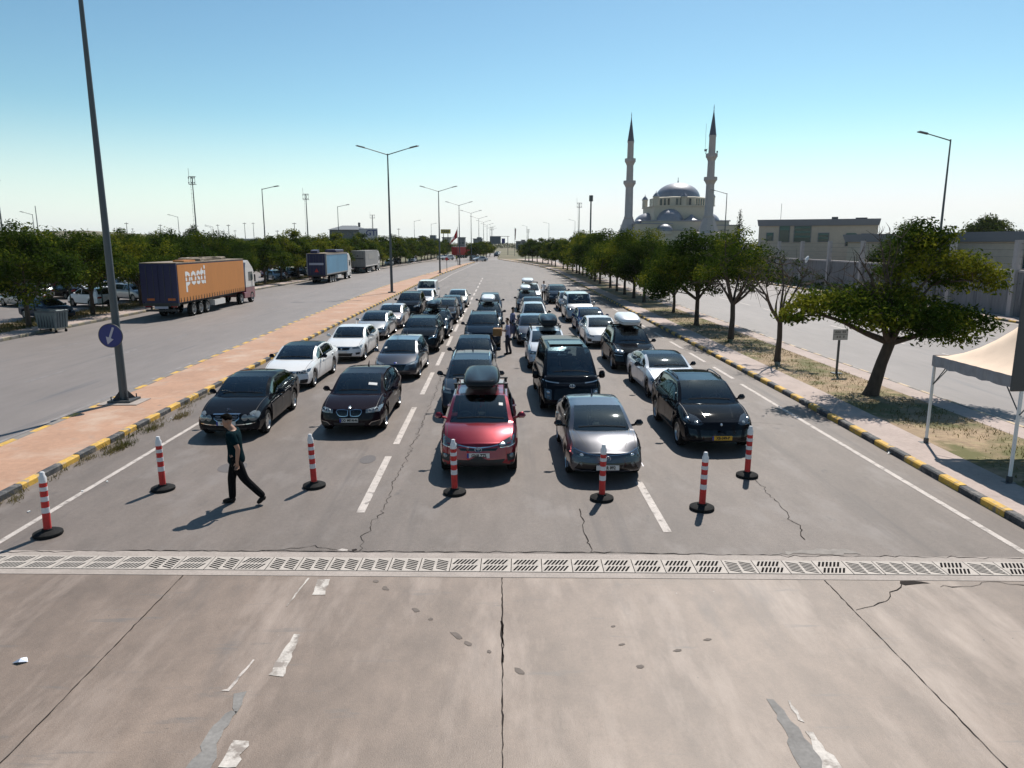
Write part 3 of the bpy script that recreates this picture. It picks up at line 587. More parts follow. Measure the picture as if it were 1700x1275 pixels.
def mast(x, y, h, label, wd=1.0, frame=True):
    e = empty('floodlight_mast', (x, y, 0), 0, label, 'mast', 'floodlight masts on the horizon')
    MB().tube([(0,0,0),(0,0,h)], [.26*wd,.12*wd], 8).build('pole', STEEL, e)
    if frame:
        mb = MB(); 
        for z in (h-2.2,h): mb.box((0,0,z),(1.9*wd,1.0,.13))
        for s in (-.9,-.3,.3,.9): mb.box((s*wd,-.4,h-1.1),(.09,.09,2.2))
        mb.build('cradle', STEELD, e)
        mb = MB()
        for s in (-.8,0,.8): mb.box((s*wd,-.6,h-.4),(.32,.2,.32)); mb.box((s*wd,-.6,h-1.8),(.32,.2,.32))
        mb.build('floodlight', LAMPH, e); mb = MB(); mb.tube([(-.9*wd,0,h),(-.95*wd,0,h+2.4)], .05, 4); mb.build('lightning_rod', STEELD, e)
        mb = MB()
        for k in range(int(h/1.1)): mb.box((-.45*wd,-.1,1+k*1.1),(.35,.05,.05))
        mb.tube([(-.65*wd,-.1,0),(-.5*wd,-.1,h-2)], .03, 4); mb.build('ladder', STEELD, e)
mast(-139,208,24.5,'floodlight mast with ladder at the far left horizon')
mast(-91,222,24.5,'tall floodlight mast between the lorry and the lamp posts')
mast(-78.5,301,24.6,'floodlight mast left of the blue lorry', 1.2)
mast(-226,425,24,'floodlight mast just right of the thick lamp post', 1.4); mast(-90,520,24.5,'distant floodlight mast behind the second median lamp',1.8)
mast(39.3,373,25,'floodlight mast left of the plain grey mast', 1.3)
mast(-7,560,17,'small floodlight mast beside the gantry sign', 1.3); mast(22,600,16,'small dark mast above the right tree row', 1.3)
e = empty('plain_mast', (37.4,309,0), 0, 'plain thick grey mast with a boxed top left of the mosque', 'mast'); MB().tube([(0,0,0),(0,0,24.4)], [.42,.3], 10).build('pole', STEEL, e); MB().box((0,0,23.5),(1.5,1.2,2.4)).build('antenna', STEELD, e)
e = empty('thin_mast', (-149,240,0), 0, 'thin bare mast near the far left floodlights', 'mast'); MB().tube([(0,0,0),(0,0,17)], [.2,.1], 6).build('pole', STEEL, e)
r = random.Random(3)
for i, pxx in enumerate([44,100,130,229,238,283,300,352,375,392,402,418,432,470,498,590,666]):
    Y = r.uniform(420,620); x = (pxx-832)/FPX*Y; h = 5.4+Y*(403-r.choice([371,374,378,380,383]))/FPX+ (0)
    e = empty('distant_pole', (x, Y, 0), 0, 'tiny pylon on the left horizon, %s from the left edge' % ordn(i+1), 'pylon', 'tiny pylons and poles on the left horizon')
    MB().tube([(0,0,0),(0,0,h)], [.3,.15], 5).build('pole', STEELD, e); MB().box((0,0,h-.6),(2.2,.3,.3)).build('crossbar', STEELD, e)
# ---------------------------------------------------------------- trees
def leaf_mat(name, dark, mid, light):
    m = bpy.data.materials.new(name); m.use_nodes = True; n = m.node_tree.nodes; L = m.node_tree.links; n.clear()
    out = n.new('ShaderNodeOutputMaterial'); tc = n.new('ShaderNodeTexCoord'); oi = n.new('ShaderNodeObjectInfo')
    ad = n.new('ShaderNodeVectorMath'); ad.operation = 'ADD'; L.new(tc.outputs['Object'], ad.inputs[0])
    cx = n.new('ShaderNodeCombineXYZ'); mu = n.new('ShaderNodeMath'); mu.operation = 'MULTIPLY'; mu.inputs[1].default_value = 60; L.new(oi.outputs['Random'], mu.inputs[0]); L.new(mu.outputs[0], cx.inputs[0]); L.new(cx.outputs[0], ad.inputs[1])
    nz = n.new('ShaderNodeTexNoise'); nz.inputs['Scale'].default_value = .55; nz.inputs['Detail'].default_value = 3; L.new(ad.outputs[0], nz.inputs[0])
    n2 = n.new('ShaderNodeTexNoise'); n2.inputs['Scale'].default_value = 9; L.new(ad.outputs[0], n2.inputs[0])
    sm = n.new('ShaderNodeMath'); sm.operation = 'MULTIPLY_ADD'; sm.inputs[1].default_value = .55; L.new(n2.outputs[0], sm.inputs[0]); 
    s2 = n.new('ShaderNodeMath'); s2.operation = 'SUBTRACT'; s2.inputs[1].default_value = .36; L.new(nz.outputs[0], s2.inputs[0]); s3 = n.new('ShaderNodeMath'); s3.operation = 'MULTIPLY_ADD'; s3.inputs[1].default_value = .18; L.new(oi.outputs['Random'], s3.inputs[0]); L.new(s2.outputs[0], s3.inputs[2]); L.new(s3.outputs[0], sm.inputs[2])
    cr = n.new('ShaderNodeValToRGB'); e = cr.color_ramp.elements; e[0].position = .34; e[0].color = (*dark, 1); e[1].position = .70; e[1].color = (*light, 1)
    q = cr.color_ramp.elements.new(.54); q.color = (*mid, 1); L.new(sm.outputs[0], cr.inputs[0])
    df = n.new('ShaderNodeBsdfDiffuse'); L.new(cr.outputs[0], df.inputs[0])
    tr = n.new('ShaderNodeBsdfTranslucent'); L.new(cr.outputs[0], tr.inputs[0])
    mx = n.new('ShaderNodeMixShader'); mx.inputs[0].default_value = .34; L.new(df.outputs[0], mx.inputs[1]); L.new(tr.outputs[0], mx.inputs[2]); L.new(mx.outputs[0], out.inputs[0]); return m
LEAF = leaf_mat('foliage', (.018,.034,.008), (.055,.088,.012), (.20,.20,.02))
LEAF2 = leaf_mat('foliage_pale', (.026,.042,.012), (.065,.09,.02), (.17,.18,.035))
LEAF3 = leaf_mat('foliage_conifer', (.010,.024,.014), (.016,.034,.018), (.03,.05,.02))
DRYG = leaf_mat('dry_grass', (.07,.075,.02), (.15,.125,.05), (.24,.19,.09))
def leaves(blobs, per, size, seed, flat=.62, up=.5):
    'blobs: (x,y,z,r). returns verts, faces of leaf sprigs'
    rg = np.random.default_rng(seed); V = []; 
    for (x, y, z, r) in blobs:
        n = int(per*(r/.7)**2); d = rg.normal(size=(n,3)); d /= np.linalg.norm(d, axis=1)[:,None]
        rr = r*(.35+.65*rg.random(n)**.45)*(1+.22*rg.normal(size=n)); p = d*rr[:,None]; p[:,2] *= flat
        c = p+np.array([x,y,z]); nrm = d*.6+rg.normal(size=(n,3))*.55; nrm[:,2] += up; nrm /= np.linalg.norm(nrm, axis=1)[:,None]
        t = np.cross(nrm, rg.normal(size=(n,3))); t /= np.linalg.norm(t, axis=1)[:,None]; b = np.cross(nrm, t)
        s = size*rg.uniform(.6,1.45,n)[:,None]; w_ = s*rg.uniform(.30,.55,n)[:,None]
        V.append(np.stack([c-t*s*.5, c+b*w_*.5-t*s*.05, c+t*s*.5-nrm*s*.12, c-b*w_*.5-t*s*.05], axis=1).reshape(-1,3))
    V = np.concatenate(V); n = len(V)//4; return V, np.arange(n*4).reshape(n,4)
def leaf_mesh(name, V, F, m):
    me = bpy.data.meshes.new(name); me.vertices.add(len(V)); me.vertices.foreach_set('co', V.astype(np.float32).ravel())
    n = len(F); me.loops.add(n*4); me.loops.foreach_set('vertex_index', F.astype(np.int32).ravel())
    me.polygons.add(n); me.polygons.foreach_set('loop_start', np.arange(n, dtype=np.int32)*4); me.materials.append(m); me.update(calc_edges=True); return me
def limbs(mb, th, blobs, r0, seed, nmain=6, twigs=1, lean=(0,0), bare=0):
    r = random.Random(seed); base = Vector((0,0,0)); top = Vector((lean[0],lean[1],th))
    mb.tube([(0,0,-.1),(lean[0]*.2,lean[1]*.2,th*.15),(lean[0]*.6+r.uniform(-.04,.04),lean[1]*.6,th*.6),top], [r0*1.35,r0*1.02,r0*.85,r0*.8], 9)
    nodes = []; n = nmain
    cx = [Vector(b[:3]) for b in blobs]; k = 0
    cents = [cx[int(i*len(cx)/n)] for i in range(n)]
    for c in cents:
        mid = top.lerp(c, .5)+Vector((r.uniform(-.15,.15), r.uniform(-.15,.15), .12)); end = top.lerp(c, .85)+Vector((0,0,.1))
        q1 = top.lerp(mid, .5)+Vector((r.uniform(-.08,.08), r.uniform(-.08,.08), -.06))
        mb.tube([top-Vector((0,0,.08)), q1, mid, end], [r0*.55, r0*.42, r0*.32, r0*.14], 6); nodes += [q1, mid, end]
    for c in cx:
        nd = min(nodes, key=lambda q: (q-c).length+abs(q.z-c.z)*.3 + (1 if q.z > c.z else 0)); m_ = nd.lerp(c, .5)+Vector((r.uniform(-.15,.15), r.uniform(-.15,.15), r.uniform(0,.15)))
        mb.tube([nd, m_, c], [r0*.22, r0*.15, r0*.06], 4, cap=False)
        for _ in range(twigs):
            d = Vector((r.gauss(0,1), r.gauss(0,1), r.gauss(.5,.7))).normalized()*r.uniform(.3,.75); s = m_.lerp(c, r.random()); mb.tube([s, s+d*.5+Vector((0,0,.03)), s+d], [r0*.08, r0*.06, r0*.03], 3, cap=False)
def gen_blobs(seed, R, z0, z1, n, layered=.5):
    r = random.Random(seed); B = []
    for i in range(n):
        a = i*2.39996+r.uniform(-.4,.4); u = math.sqrt((i+.5)/n); rad = R*u*r.uniform(.75,1.02)
        zt = z0+(z1-z0)*(1-.55*u**2.2); zb = z0+(z1-z0)*.12*(1-u)+ (z1-z0)*.05
        z = zb+(zt-zb)*(r.random()**.55); B.append((rad*math.cos(a), rad*math.sin(a)*.95, z-.15, r.uniform(.5,.95)*R/2.8))
    B.sort(key=lambda b: math.atan2(b[1], b[0])); return B
def tree_meshes(seed, R, H_, th, n, per, size, m=LEAF, r0=.15, twigs=1, gap=0.0):
    B = gen_blobs(seed, R, th+.1, H_-.35, n); mb = MB(); limbs(mb, th, B, r0, seed, twigs=twigs)
    r = random.Random(seed+5); LB = [b for b in B if r.random() >= gap]
    V, F = leaves(LB, per, size, seed); return mb.mesh('trunk', BARK, 50), leaf_mesh('crown', V, F, m)
def put_tree(meshes, x, y, rz, s, label, group=None, name='tree', z=.1, sz=1.0, cat='tree'):
    e = empty(name, (x, y, z), rz, label, cat, group); e.scale = (s, s, s*sz)
    if meshes[0]: link('trunk', meshes[0], e)
    link('crown', meshes[1], e); return e
TV = [tree_meshes(11+i, 3.3+.2*(i%3), 6.25+.2*(i%3), 1.55+.1*(i%2), 56, 210, .20, gap=.03) for i in range(5)]
TF = [tree_meshes(31+i, 3.4, 6.6+.25*i, 1.55, 40, 125, .29, twigs=0) for i in range(3)]
# the big spreading tree near the canopy: hand-laid foliage pads (x to the right, y away, z up)
BB = [(-2.6,0,3.0,.75),(-2.1,.5,3.3,.8),(-1.6,-.4,3.35,.8),(-1.0,.3,3.3,.85),(-2.9,.2,2.8,.5),(-.4,-.6,3.1,.9),(-.3,.6,3.4,.9),(.3,0,3.6,.95),(.2,-1.1,2.9,.9),(.9,.5,3.5,.9),(.9,-.7,2.9,.9),(1.5,-.9,2.7,.85),(2.1,-.4,2.65,.85),
      (2.7,0,2.75,.8),(3.2,.2,2.7,.75),(3.7,-.1,2.55,.6),(2.4,.8,3.0,.8),(1.6,1.2,3.2,.85),(-.6,1.4,3.2,.8),(.6,1.8,3.2,.8),(-.8,-1.2,2.8,.7),(1.0,-1.5,2.5,.75),(2.2,-1.2,2.35,.7),(-1.3,-.9,2.95,.6),
      (.6,.3,4.35,.6),(1.0,.6,4.9,.7),(1.2,.3,5.4,.7),(1.6,.7,5.8,.65),(1.9,.4,5.3,.65),(1.5,.1,4.6,.7),(2.3,.5,4.6,.75),(2.9,.3,4.7,.75),(3.4,.5,4.4,.7),(3.9,.3,4.3,.65),(4.1,.2,3.9,.55),(2.6,.9,4.1,.7),(3.3,.8,3.9,.6),(1.9,1.2,4.2,.7),(.9,1.2,4.3,.6),(2.2,.2,5.6,.5)]
bmb = MB(); limbs(bmb, 1.95, BB, .23, 4, nmain=8, twigs=2, lean=(.55,0))
r = random.Random(9)      # bare upper-left branches
for k in range(13):
    a = R_(r.uniform(92,158)); p = Vector((.4,r.uniform(-.5,.6),2.9)); pts = [p]; ln = r.uniform(1.9,3.0)
    for j in range(5): p = p+Vector((math.cos(a)*ln/5+r.gauss(0,.05), r.gauss(.05,.09), math.sin(a)*ln/5)); a += r.uniform(-.12,.10); pts.append(p)
    bmb.tube(pts, [.05,.04,.03,.022,.014,.006], 4, cap=False)
    for q in pts[2:]:
        for _ in range(3):
            d = Vector((r.gauss(-.2,.5), r.gauss(0,.5), r.gauss(.6,.4))).normalized()*r.uniform(.3,.8); bmb.tube([q, q+d*.5+Vector((.04,0,0)), q+d], [.014,.01,.004], 3, cap=False)
V, F = leaves([(x, y, z, r_*1.0) for x, y, z, r_ in BB], 520, .15, 77, flat=.58)
bx, by = G(1443, 661)
put_tree((bmb.mesh('trunk', BARK, 50), leaf_mesh('crown', V, F, LEAF)), bx, by, 0, 1.0, 'big spreading tree with bare upper left branches beside the white canopy', 'trees on the grassy strip', z=.1)
# half bare tree
bb = gen_blobs(51, 1.9, 2.6, 4.7, 26); mb = MB(); limbs(mb, 1.75, bb, .13, 52, nmain=9, twigs=9)
V, F = leaves([(b[0], b[1], b[2], .28) for b in bb if b[0] > .6 or abs(b[1]) > 1.35], 260, .13, 53)
x, y = G(1290, 604); put_tree((mb.mesh('trunk', BARK, 50), leaf_mesh('crown', V, F, LEAF2)), x, y, .4, 1.05, 'nearly leafless small tree with thin branches between two leafy trees', 'trees on the grassy strip')
# airy tree with visible limbs
bb = gen_blobs(61, 2.75, 2.4, 6.4, 40); mb = MB(); limbs(mb, 2.0, bb, .16, 62, nmain=9, twigs=4); V, F = leaves([b for b in bb if b[2] > 3.4 or b[0] > .3], 150, .16, 63)
x, y = G(1213, 566); put_tree((mb.mesh('trunk', BARK, 50), leaf_mesh('crown', V, F, LEAF)), x, y, 0, 1.0, 'airy tree with bare lower right twigs, third from the canopy', 'trees on the grassy strip')
r = random.Random(21)
TR = [(1155.7,543),(1118,521),(1069,504),(1052,497),(1036.7,490.7),(1023.7,485.5),(1013,479.6),(996,472.6),(987.5,468.7),(981.8,464.8),(974,461),(967.6,458.3),(962,456),(957,454.5),(950.8,452),(942,449.5),(935,446.7),(922,443),(916,441),(910,438.8),(901,437.5),(891.8,436),(884,434.8),(878,433.8),(872,433)]
for i, p in enumerate(TR):
    x, y = G(*p); far = y > 95
    s = {0:1.06,1:.82,2:.98}.get(i, r.uniform(.94,1.08))*(1.0 if y < 150 else .92)
    put_tree(TF[i%3] if far else TV[(i*2+1)%5], x, y, r.uniform(0,6.28), s, '%s tree of the right row, counting away from the big spreading tree' % ordn(i+4), 'trees on the grassy strip')
# clump between the far roads
for i, (x, y) in enumerate([(-8.6,236),(-7.4,246),(-6.3,258),(-5.4,270),(-8,285),(-4.6,292),(-6.2,305)]):
    put_tree(TF[i%3], x, y, r.uniform(0,6), .86, 'round tree in the clump between the far roads, %s from the front' % ordn(i+1), 'clump of trees where the median ends')
# left rows
ys_ = [46.8,54.8,62.5,70.5,78,86,95.5]+[103+6.6*i for i in range(30)]
for i, y in enumerate(ys_):
    x = interp(LK, y)-3.0+r.uniform(-.3,.3); s = r.uniform(.95,1.1)
    if i == 0: x = G(48,545)[0]; s = 1.1
    if i == 1: x = G(146,526)[0]; s = 1.05
    if y > 235: s *= .9
    put_tree(TF[i%3] if y > 92 else TV[(i*3)%5], x, y, r.uniform(0,6.28), s, '%s tree of the front row along the left road, counted from the left edge' % ordn(i+1), 'front row of trees along the left road')
n = 0
L2 = []
for y in np.arange(56, 240, 7.0):
    for x in (-45, -56, -70, -88):
        xx = x+r.uniform(-3,3)-(y-60)*.05; yy = y+r.uniform(-3,3); px_ = 832+1200*xx/yy
        if px_ > -60: L2.append((xx, yy))
L2.sort(key=lambda p: p[0]/p[1])
TP = [tree_meshes(71+i, 3.6, 6.9+.5*i, 1.5, 36, 110, .28, m=(LEAF, LEAF2)[i%2], twigs=0) for i in range(3)]
for i, (x, y) in enumerate(L2):
    put_tree(TP[i%3], x, y, r.uniform(0,6.28), r.uniform(.80,1.02), 'car park tree behind the front row, number %s from the left edge' % ordn(i+1), 'trees among the parked cars on the left')
# extra background trees
BT = tree_meshes(91, 5.6, 10.3, 2.6, 60, 60, .42, m=LEAF2, r0=.3)
put_tree(BT, 88, 131, 0, 1.0, 'large round tree behind the low building on the far right', None)
put_tree(TV[2], 43.8, 78, 1, 1.12, 'leafy tree rising behind the wall and the big spreading tree', None, sz=1.05)
put_tree(TF[1], -54, 440, 0, 1.25, 'lone dome-shaped tree on the horizon above the left row', None)
put_tree(TP[1], -85, 205, 0, 1.12, 'tall thin-crowned tree beside the second floodlight mast', None, sz=1.25)
mb = MB().tube([(0,0,0),(0,0,9)], [.2,.04], 7); cb = []
for k in range(26):
    z = 1.2+k*.33; rr = (1-(k/26)**1.1)*1.7+.12
    for q in range(5): a = k*1.1+q*1.257; cb.append((rr*.55*math.cos(a), rr*.55*math.sin(a), z, rr*.42+.1))
V, F = leaves(cb, 34, .26, 5, flat=.9); put_tree((mb.mesh('trunk', BARK), leaf_mesh('crown', V, F, LEAF3)), 48.6, 150, 0, 1.25, 'small dark conifer between the mosque and the beige building', None, name='conifer')
for i, (x, y, s) in enumerate([(36.4,84,.8),(36.3,79,.7),(36.5,91,.65)]):
    bb = gen_blobs(101+i, 1.8, .2, 1.9, 12); V, F = leaves(bb, 110, .2, 110+i); e = put_tree((None, leaf_mesh('foliage', V, F, LEAF)), x, y, 0, s, ['dark bush against the stained wall, middle of three','dark bush against the stained wall, nearest of three','dark bush against the stained wall, farthest of three'][i], 'bushes against the stained wall', name='bush', cat='bush')
    e.children[0].name = 'foliage'
# distant tree belts read as masses
def belt(name, pts, h, label, seed, m=LEAF2):
    rg = np.random.default_rng(seed); B = []
    for (x0, y0), (x1, y1) in zip(pts, pts[1:]):
        n = int(math.hypot(x1-x0, y1-y0)/3.2)
        for k in range(n):
            t = k/n; hh = h*rg.uniform(.6,1.05); B.append((x0+(x1-x0)*t, y0+(y1-y0)*t+rg.uniform(-4,4), hh*.55, rg.uniform(1.6,2.6)))
            B.append((x0+(x1-x0)*t+1.5, y0+(y1-y0)*t+rg.uniform(-4,4), hh*.25, 2.2))
    V, F = leaves(B, 8, 1.0, seed, flat=.9); o = link(name, leaf_mesh(name, V, F, m)); tag(o, label, 'distant trees', None, 'stuff')
belt('distant_wood', [(-330,330),(-200,330),(-90,345),(-30,420)], 7, 'distant belt of trees along the left horizon', 1)
belt('distant_wood', [(-200,640),(-90,620),(-20,700),(60,680),(160,560)], 9, 'far tree line closing the end of the road', 3)
belt('distant_wood', [(28,260),(60,330),(150,300),(240,280)], 8, 'distant belt of trees behind the mosque', 2)
# ---------------------------------------------------------------- grass and weeds
def blades(name, pts, label, m, seed, hh=.10, wd=.02):
    rg = np.random.default_rng(seed); P = np.array(pts); n = len(P); a = rg.uniform(0, 6.28, n); h = hh*rg.uniform(.4,1.5,n); ln = rg.normal(0,.5,(n,2))*h[:,None]
    w_ = np.stack([np.cos(a), np.sin(a), np.zeros(n)], 1)*wd*.5; top = P+np.stack([ln[:,0], ln[:,1], h], 1)
    V = np.stack([P-w_, P+w_, top+w_*.2, top-w_*.2], 1).reshape(-1,3); F = np.arange(n*4).reshape(n,4)
    return tag(link(name, leaf_mesh(name, V, F, m)), label, 'grass', None, 'stuff')
rg = np.random.default_rng(5); pts = []
for _ in range(520):
    y = 9+50*rg.random()**1.3; x = rg.uniform(11.7,14.3); k = int(rg.integers(6,26)); k = k if y > 20 else k//2; s = rg.uniform(.1,.4)
    for q in range(k):
        xx = x+rg.normal()*s; 
        if 11.65 < xx < 14.3: pts.append((xx, y+rg.normal()*s, .12))
blades('grass', pts, 'dry grass and green tufts on the strip under the trees', DRYG, 6, .07, .022)
pts = []
for _ in range(45):
    y = 12.6+14*rg.random(); x = interp(MR, y)+.03+abs(rg.normal())*.10
    for q in range(int(rg.integers(4,30))): pts.append((x+abs(rg.normal())*.07, y+rg.normal()*.12, .0))
for cx, cy in [G(205,742), G(190,748), G(300,692), G(255,712)]:
    for q in range(220): pts.append((cx+rg.normal()*.09, cy+rg.normal()*.28, 0))
blades('weeds', pts, 'dry weeds growing along the foot of the yellow and black kerb', DRYG, 7, .11, .016)
pts = []
for _ in range(700):
    y = 35+110*rg.random()**1.3; x = interp(LK, y)-rg.uniform(2,5)
    for q in range(20): pts.append((x+rg.normal()*.3, y+rg.normal()*.3, .12))
blades('grass', pts, 'dry grass under the left tree row beside the car park', DRYG, 8, .16, .05)
# ---------------------------------------------------------------- vehicles
def paint(name, col, metal=.0, rough=.32, coat=1.0):
    m = mat(name, col, rough, metal, coat, noise=[(1.6,.05,one)], spec=.5 if metal > .35 else .12); m.node_tree.nodes['Principled BSDF'].inputs['Coat Roughness'].default_value = .045; 
    if max(col) < .08: p = m.node_tree.nodes['Principled BSDF']; p.inputs['Coat Weight'].default_value = .6; p.inputs['Coat IOR'].default_value = 1.36; p.inputs['Specular IOR Level'].default_value = 0; p.inputs['Metallic'].default_value = 0
    return m
BLK = paint('black_paint', (.008,.009,.012), rough=.35); BLKBR = paint('black_brown_paint', (.014,.009,.012), .3, .35)
WPT = paint('white_car_paint', (.78,.78,.77)); SIL = paint('silver_paint', (.42,.43,.44), .55, .35); GRY = paint('grey_paint', (.070,.070,.082), .6, .30)
DGR = paint('dark_grey_paint', (.045,.047,.055), .5, .33); RED = paint('red_paint', (.21,.002,.014), .6, .30); NAVY = paint('navy_paint', (.010,.022,.075), .4, .32)
SLATE = paint('slate_paint', (.032,.048,.072), .4, .33); PINKS = paint('rose_silver_paint', (.40,.35,.34), .5, .35); DBLUE = paint('deep_blue_black_paint', (.008,.016,.030), .3, .3)
BEIGE = paint('beige_silver_paint', (.34,.33,.29), .5, .35); SKYB = paint('pale_blue_paint', (.16,.24,.33), .5, .35); PEARL = paint('pearl_white_paint', (.62,.65,.70), .2, .33)
MAROON = paint('dark_red_paint', (.12,.01,.015), .4, .33)
PLAST = mat('black_plastic', (.016,.016,.017), .55); TRIM = mat('gloss_black_trim', (.006,.006,.007), .12); CHROME = mat('chrome', (.62,.62,.63), .12, metal=1)
TYRE = mat('tyre_rubber', (.016,.016,.016), .8); RIMS = mat('alloy_rim', (.42,.43,.44), .28, metal=.8); RIMD = mat('dark_rim', (.03,.03,.032), .35, metal=.5)
LENS = mat('headlamp_lens', (.16,.18,.19), .06, spec=.9, coat=1); LENSD = mat('smoked_lamp_lens', (.035,.04,.045), .05, spec=.9, coat=1); LAMPW = mat('lamp_reflector', (.72,.74,.74), .12, metal=.7)
TAIL = mat('tail_lamp', (.22,.01,.01), .12, coat=1); PLATE = mat('number_plate', (.62,.62,.60), .4); PLY = mat('yellow_number_plate', (.62,.34,.02), .4); EUB = mat('plate_blue', (.01,.03,.25), .4)
SEAT = mat('seat_fabric', (.075,.075,.08), .9); DASH = mat('dashboard', (.10,.11,.11), .8); SEATB = mat('beige_trim', (.20,.18,.15), .9); WELL = mat('underbody', (.006,.006,.006), .9)
BOXB = paint('roof_box_black', (.016,.018,.021), 0, .3, .6); BOXW = mat('roof_box_white', (.72,.74,.76), .35, coat=.4); PAPER = mat('paper', (.75,.75,.73), .7)
INK = mat('plate_ink', (.01,.01,.01), .5)
def glass(name, tint, refl=.10):
    m = bpy.data.materials.new(name); m.use_nodes = True; n = m.node_tree.nodes; L = m.node_tree.links; n.clear()
    out = n.new('ShaderNodeOutputMaterial'); tr = n.new('ShaderNodeBsdfTransparent'); tr.inputs[0].default_value = (*tint, 1)
    gl = n.new('ShaderNodeBsdfGlossy'); gl.inputs['Roughness'].default_value = .03; gl.inputs[0].default_value = (.9,.97,1,1)
    fr = n.new('ShaderNodeLayerWeight'); fr.inputs[0].default_value = .32; ma = n.new('ShaderNodeMath'); ma.operation = 'MULTIPLY_ADD'; ma.inputs[1].default_value = .9; ma.inputs[2].default_value = refl; ma.use_clamp = True
    L.new(fr.outputs['Fresnel'], ma.inputs[0]); mx = n.new('ShaderNodeMixShader'); L.new(ma.outputs[0], mx.inputs[0]); L.new(tr.outputs[0], mx.inputs[1]); L.new(gl.outputs[0], mx.inputs[2]); L.new(mx.outputs[0], out.inputs[0]); return m
GL = glass('car_glass', (.78,.87,.85), .07); GLD = glass('tinted_car_glass', (.22,.28,.30)); GLB = glass('blue_car_glass', (.10,.11,.34), .12)
_wc = {}
def wheel_mesh(R, style):
    k = (round(R, 3), style)
    if k in _wc: return _wc[k]
    M = Matrix.Rotation(R_(90), 4, 'Y'); w_ = .115; ri = R*.68
    t = MB(); t.lathe([(ri*.98,-w_*.8),(ri*1.02,-w_),(R*.93,-w_),(R,-w_*.75),(R,w_*.75),(R*.93,w_),(ri*1.02,w_),(ri*.98,w_*.8)], 26, M)
    rm = MB(); rm.lathe([(ri*.99,w_*.55),(ri,w_*.98),(ri*.93,w_*1.0),(ri*.86,w_*.62),(ri*.84,-.02)], 26, M); 
    rm.lathe([(.001,w_*.72),(.06,w_*.72),(.075,w_*.5)], 12, M)
    ns = {'five':5, 'ten':10, 'steel':8}.get(style, 5)
    for i in range(ns):
        a = 2*math.pi*i/ns; wd = .075 if ns == 5 else .035
        for q in ((-.16,.16) if ns == 5 else (0,)):
            b = MB().box((0,0,0), (.035, wd*.7, ri*.84)); Mx = Matrix.Rotation(a+q, 4, 'X') @ Matrix.Translation((w_*.62,0,ri*.47)); rm.add([Mx @ Vector(v) for v in b.v], b.f)
    rm.lathe([(.001,w_*.05),(ri*.86,w_*.05)], 20, M, m=1)
    rs = {'dark':RIMD}.get(style, RIMS) if style != 'ten_dark' else RIMD
    r = (t.mesh('wheel', TYRE, 40), rm.mesh('rim', [RIMD if 'dark' in style else RIMS, WELL], 40)); _wc[k] = r; return r
def lerp(a, b, t): return a+(b-a)*t
def smooth01(t): t = max(0, min(1, t)); return t*t*(3-2*t)
D0 = dict(L=4.7, W=1.83, H=1.45, fo=.90, wb=2.75, R=.325, zn=.70, zh=.98, yc=1.25, yw=2.15, yr=3.35, yb=4.15, zd=1.06, zt=1.02, sill=.22, bh=.93, br=.98, tum=.33, nosek=.24, lean=.10,
          suv=False, clad=0, roofm=None, rim='ten', win_end=None, glass=None, rear_glass=None, interior=SEAT, drive=-1, hoodbulge=.03, zbump=None)
SHAPES = dict(
    sedan=dict(), exec=dict(L=4.9, W=1.86, H=1.46, wb=2.95, fo=.86, yc=1.42, yw=2.25, yr=3.5, yb=4.4, zd=1.08, zt=1.05, R=.34, bh=.94, br=1.0),
    coupe=dict(L=4.7, W=1.87, H=1.40, wb=2.82, fo=.82, yc=1.38, yw=2.25, yr=3.2, yb=4.3, zd=1.05, R=.34, rim='ten_dark'),
    hatch=dict(L=4.35, W=1.80, H=1.48, wb=2.62, fo=.88, yc=1.1, yw=1.95, yr=3.7, yb=4.22, zd=1.05, zt=1.0, suv=True, R=.32),
    wagon=dict(L=4.8, W=1.85, H=1.50, wb=2.85, fo=.90, yc=1.3, yw=2.15, yr=4.2, yb=4.68, zd=1.05, zt=1.0, suv=True, R=.335),
    suv=dict(L=4.6, W=1.85, H=1.68, wb=2.68, fo=.90, yc=1.12, yw=1.95, yr=4.0, yb=4.45, zn=.88, zh=1.13, zd=1.15, zt=1.05, sill=.28, bh=1.08, br=1.15, R=.36, suv=True, clad=.42, tum=.28),
    bigsuv=dict(L=4.9, W=1.95, H=1.72, wb=2.9, fo=.92, yc=1.3, yw=2.15, yr=4.2, yb=4.7, zn=.90, zh=1.16, zd=1.2, zt=1.08, sill=.27, bh=1.10, br=1.17, R=.38, suv=True, clad=.36, tum=.30),
    macan=dict(L=4.7, W=1.93, H=1.62, wb=2.81, fo=.90, yc=1.35, yw=2.15, yr=3.8, yb=4.5, zn=.82, zh=1.08, zd=1.15, zt=1.05, sill=.25, bh=1.03, br=1.12, R=.375, suv=True, clad=.32, tum=.36, nosek=.30, lean=.16),
    van=dict(L=5.0, W=1.95, H=1.95, wb=3.1, fo=.92, yc=.85, yw=1.55, yr=4.75, yb=4.95, zn=.95, zh=1.20, zd=1.2, zt=1.0, sill=.25, bh=1.10, br=1.10, R=.34, suv=True, tum=.13, nosek=.20, lean=.12),
    staria=dict(L=5.25, W=2.0, H=1.99, wb=3.27, fo=.92, yc=.72, yw=1.72, yr=4.75, yb=5.15, zn=.92, zh=1.16, zd=1.1, zt=1.0, sill=.24, bh=.98, br=.98, R=.35, suv=True, tum=.17, nosek=.34, lean=.22, hoodbulge=.0))
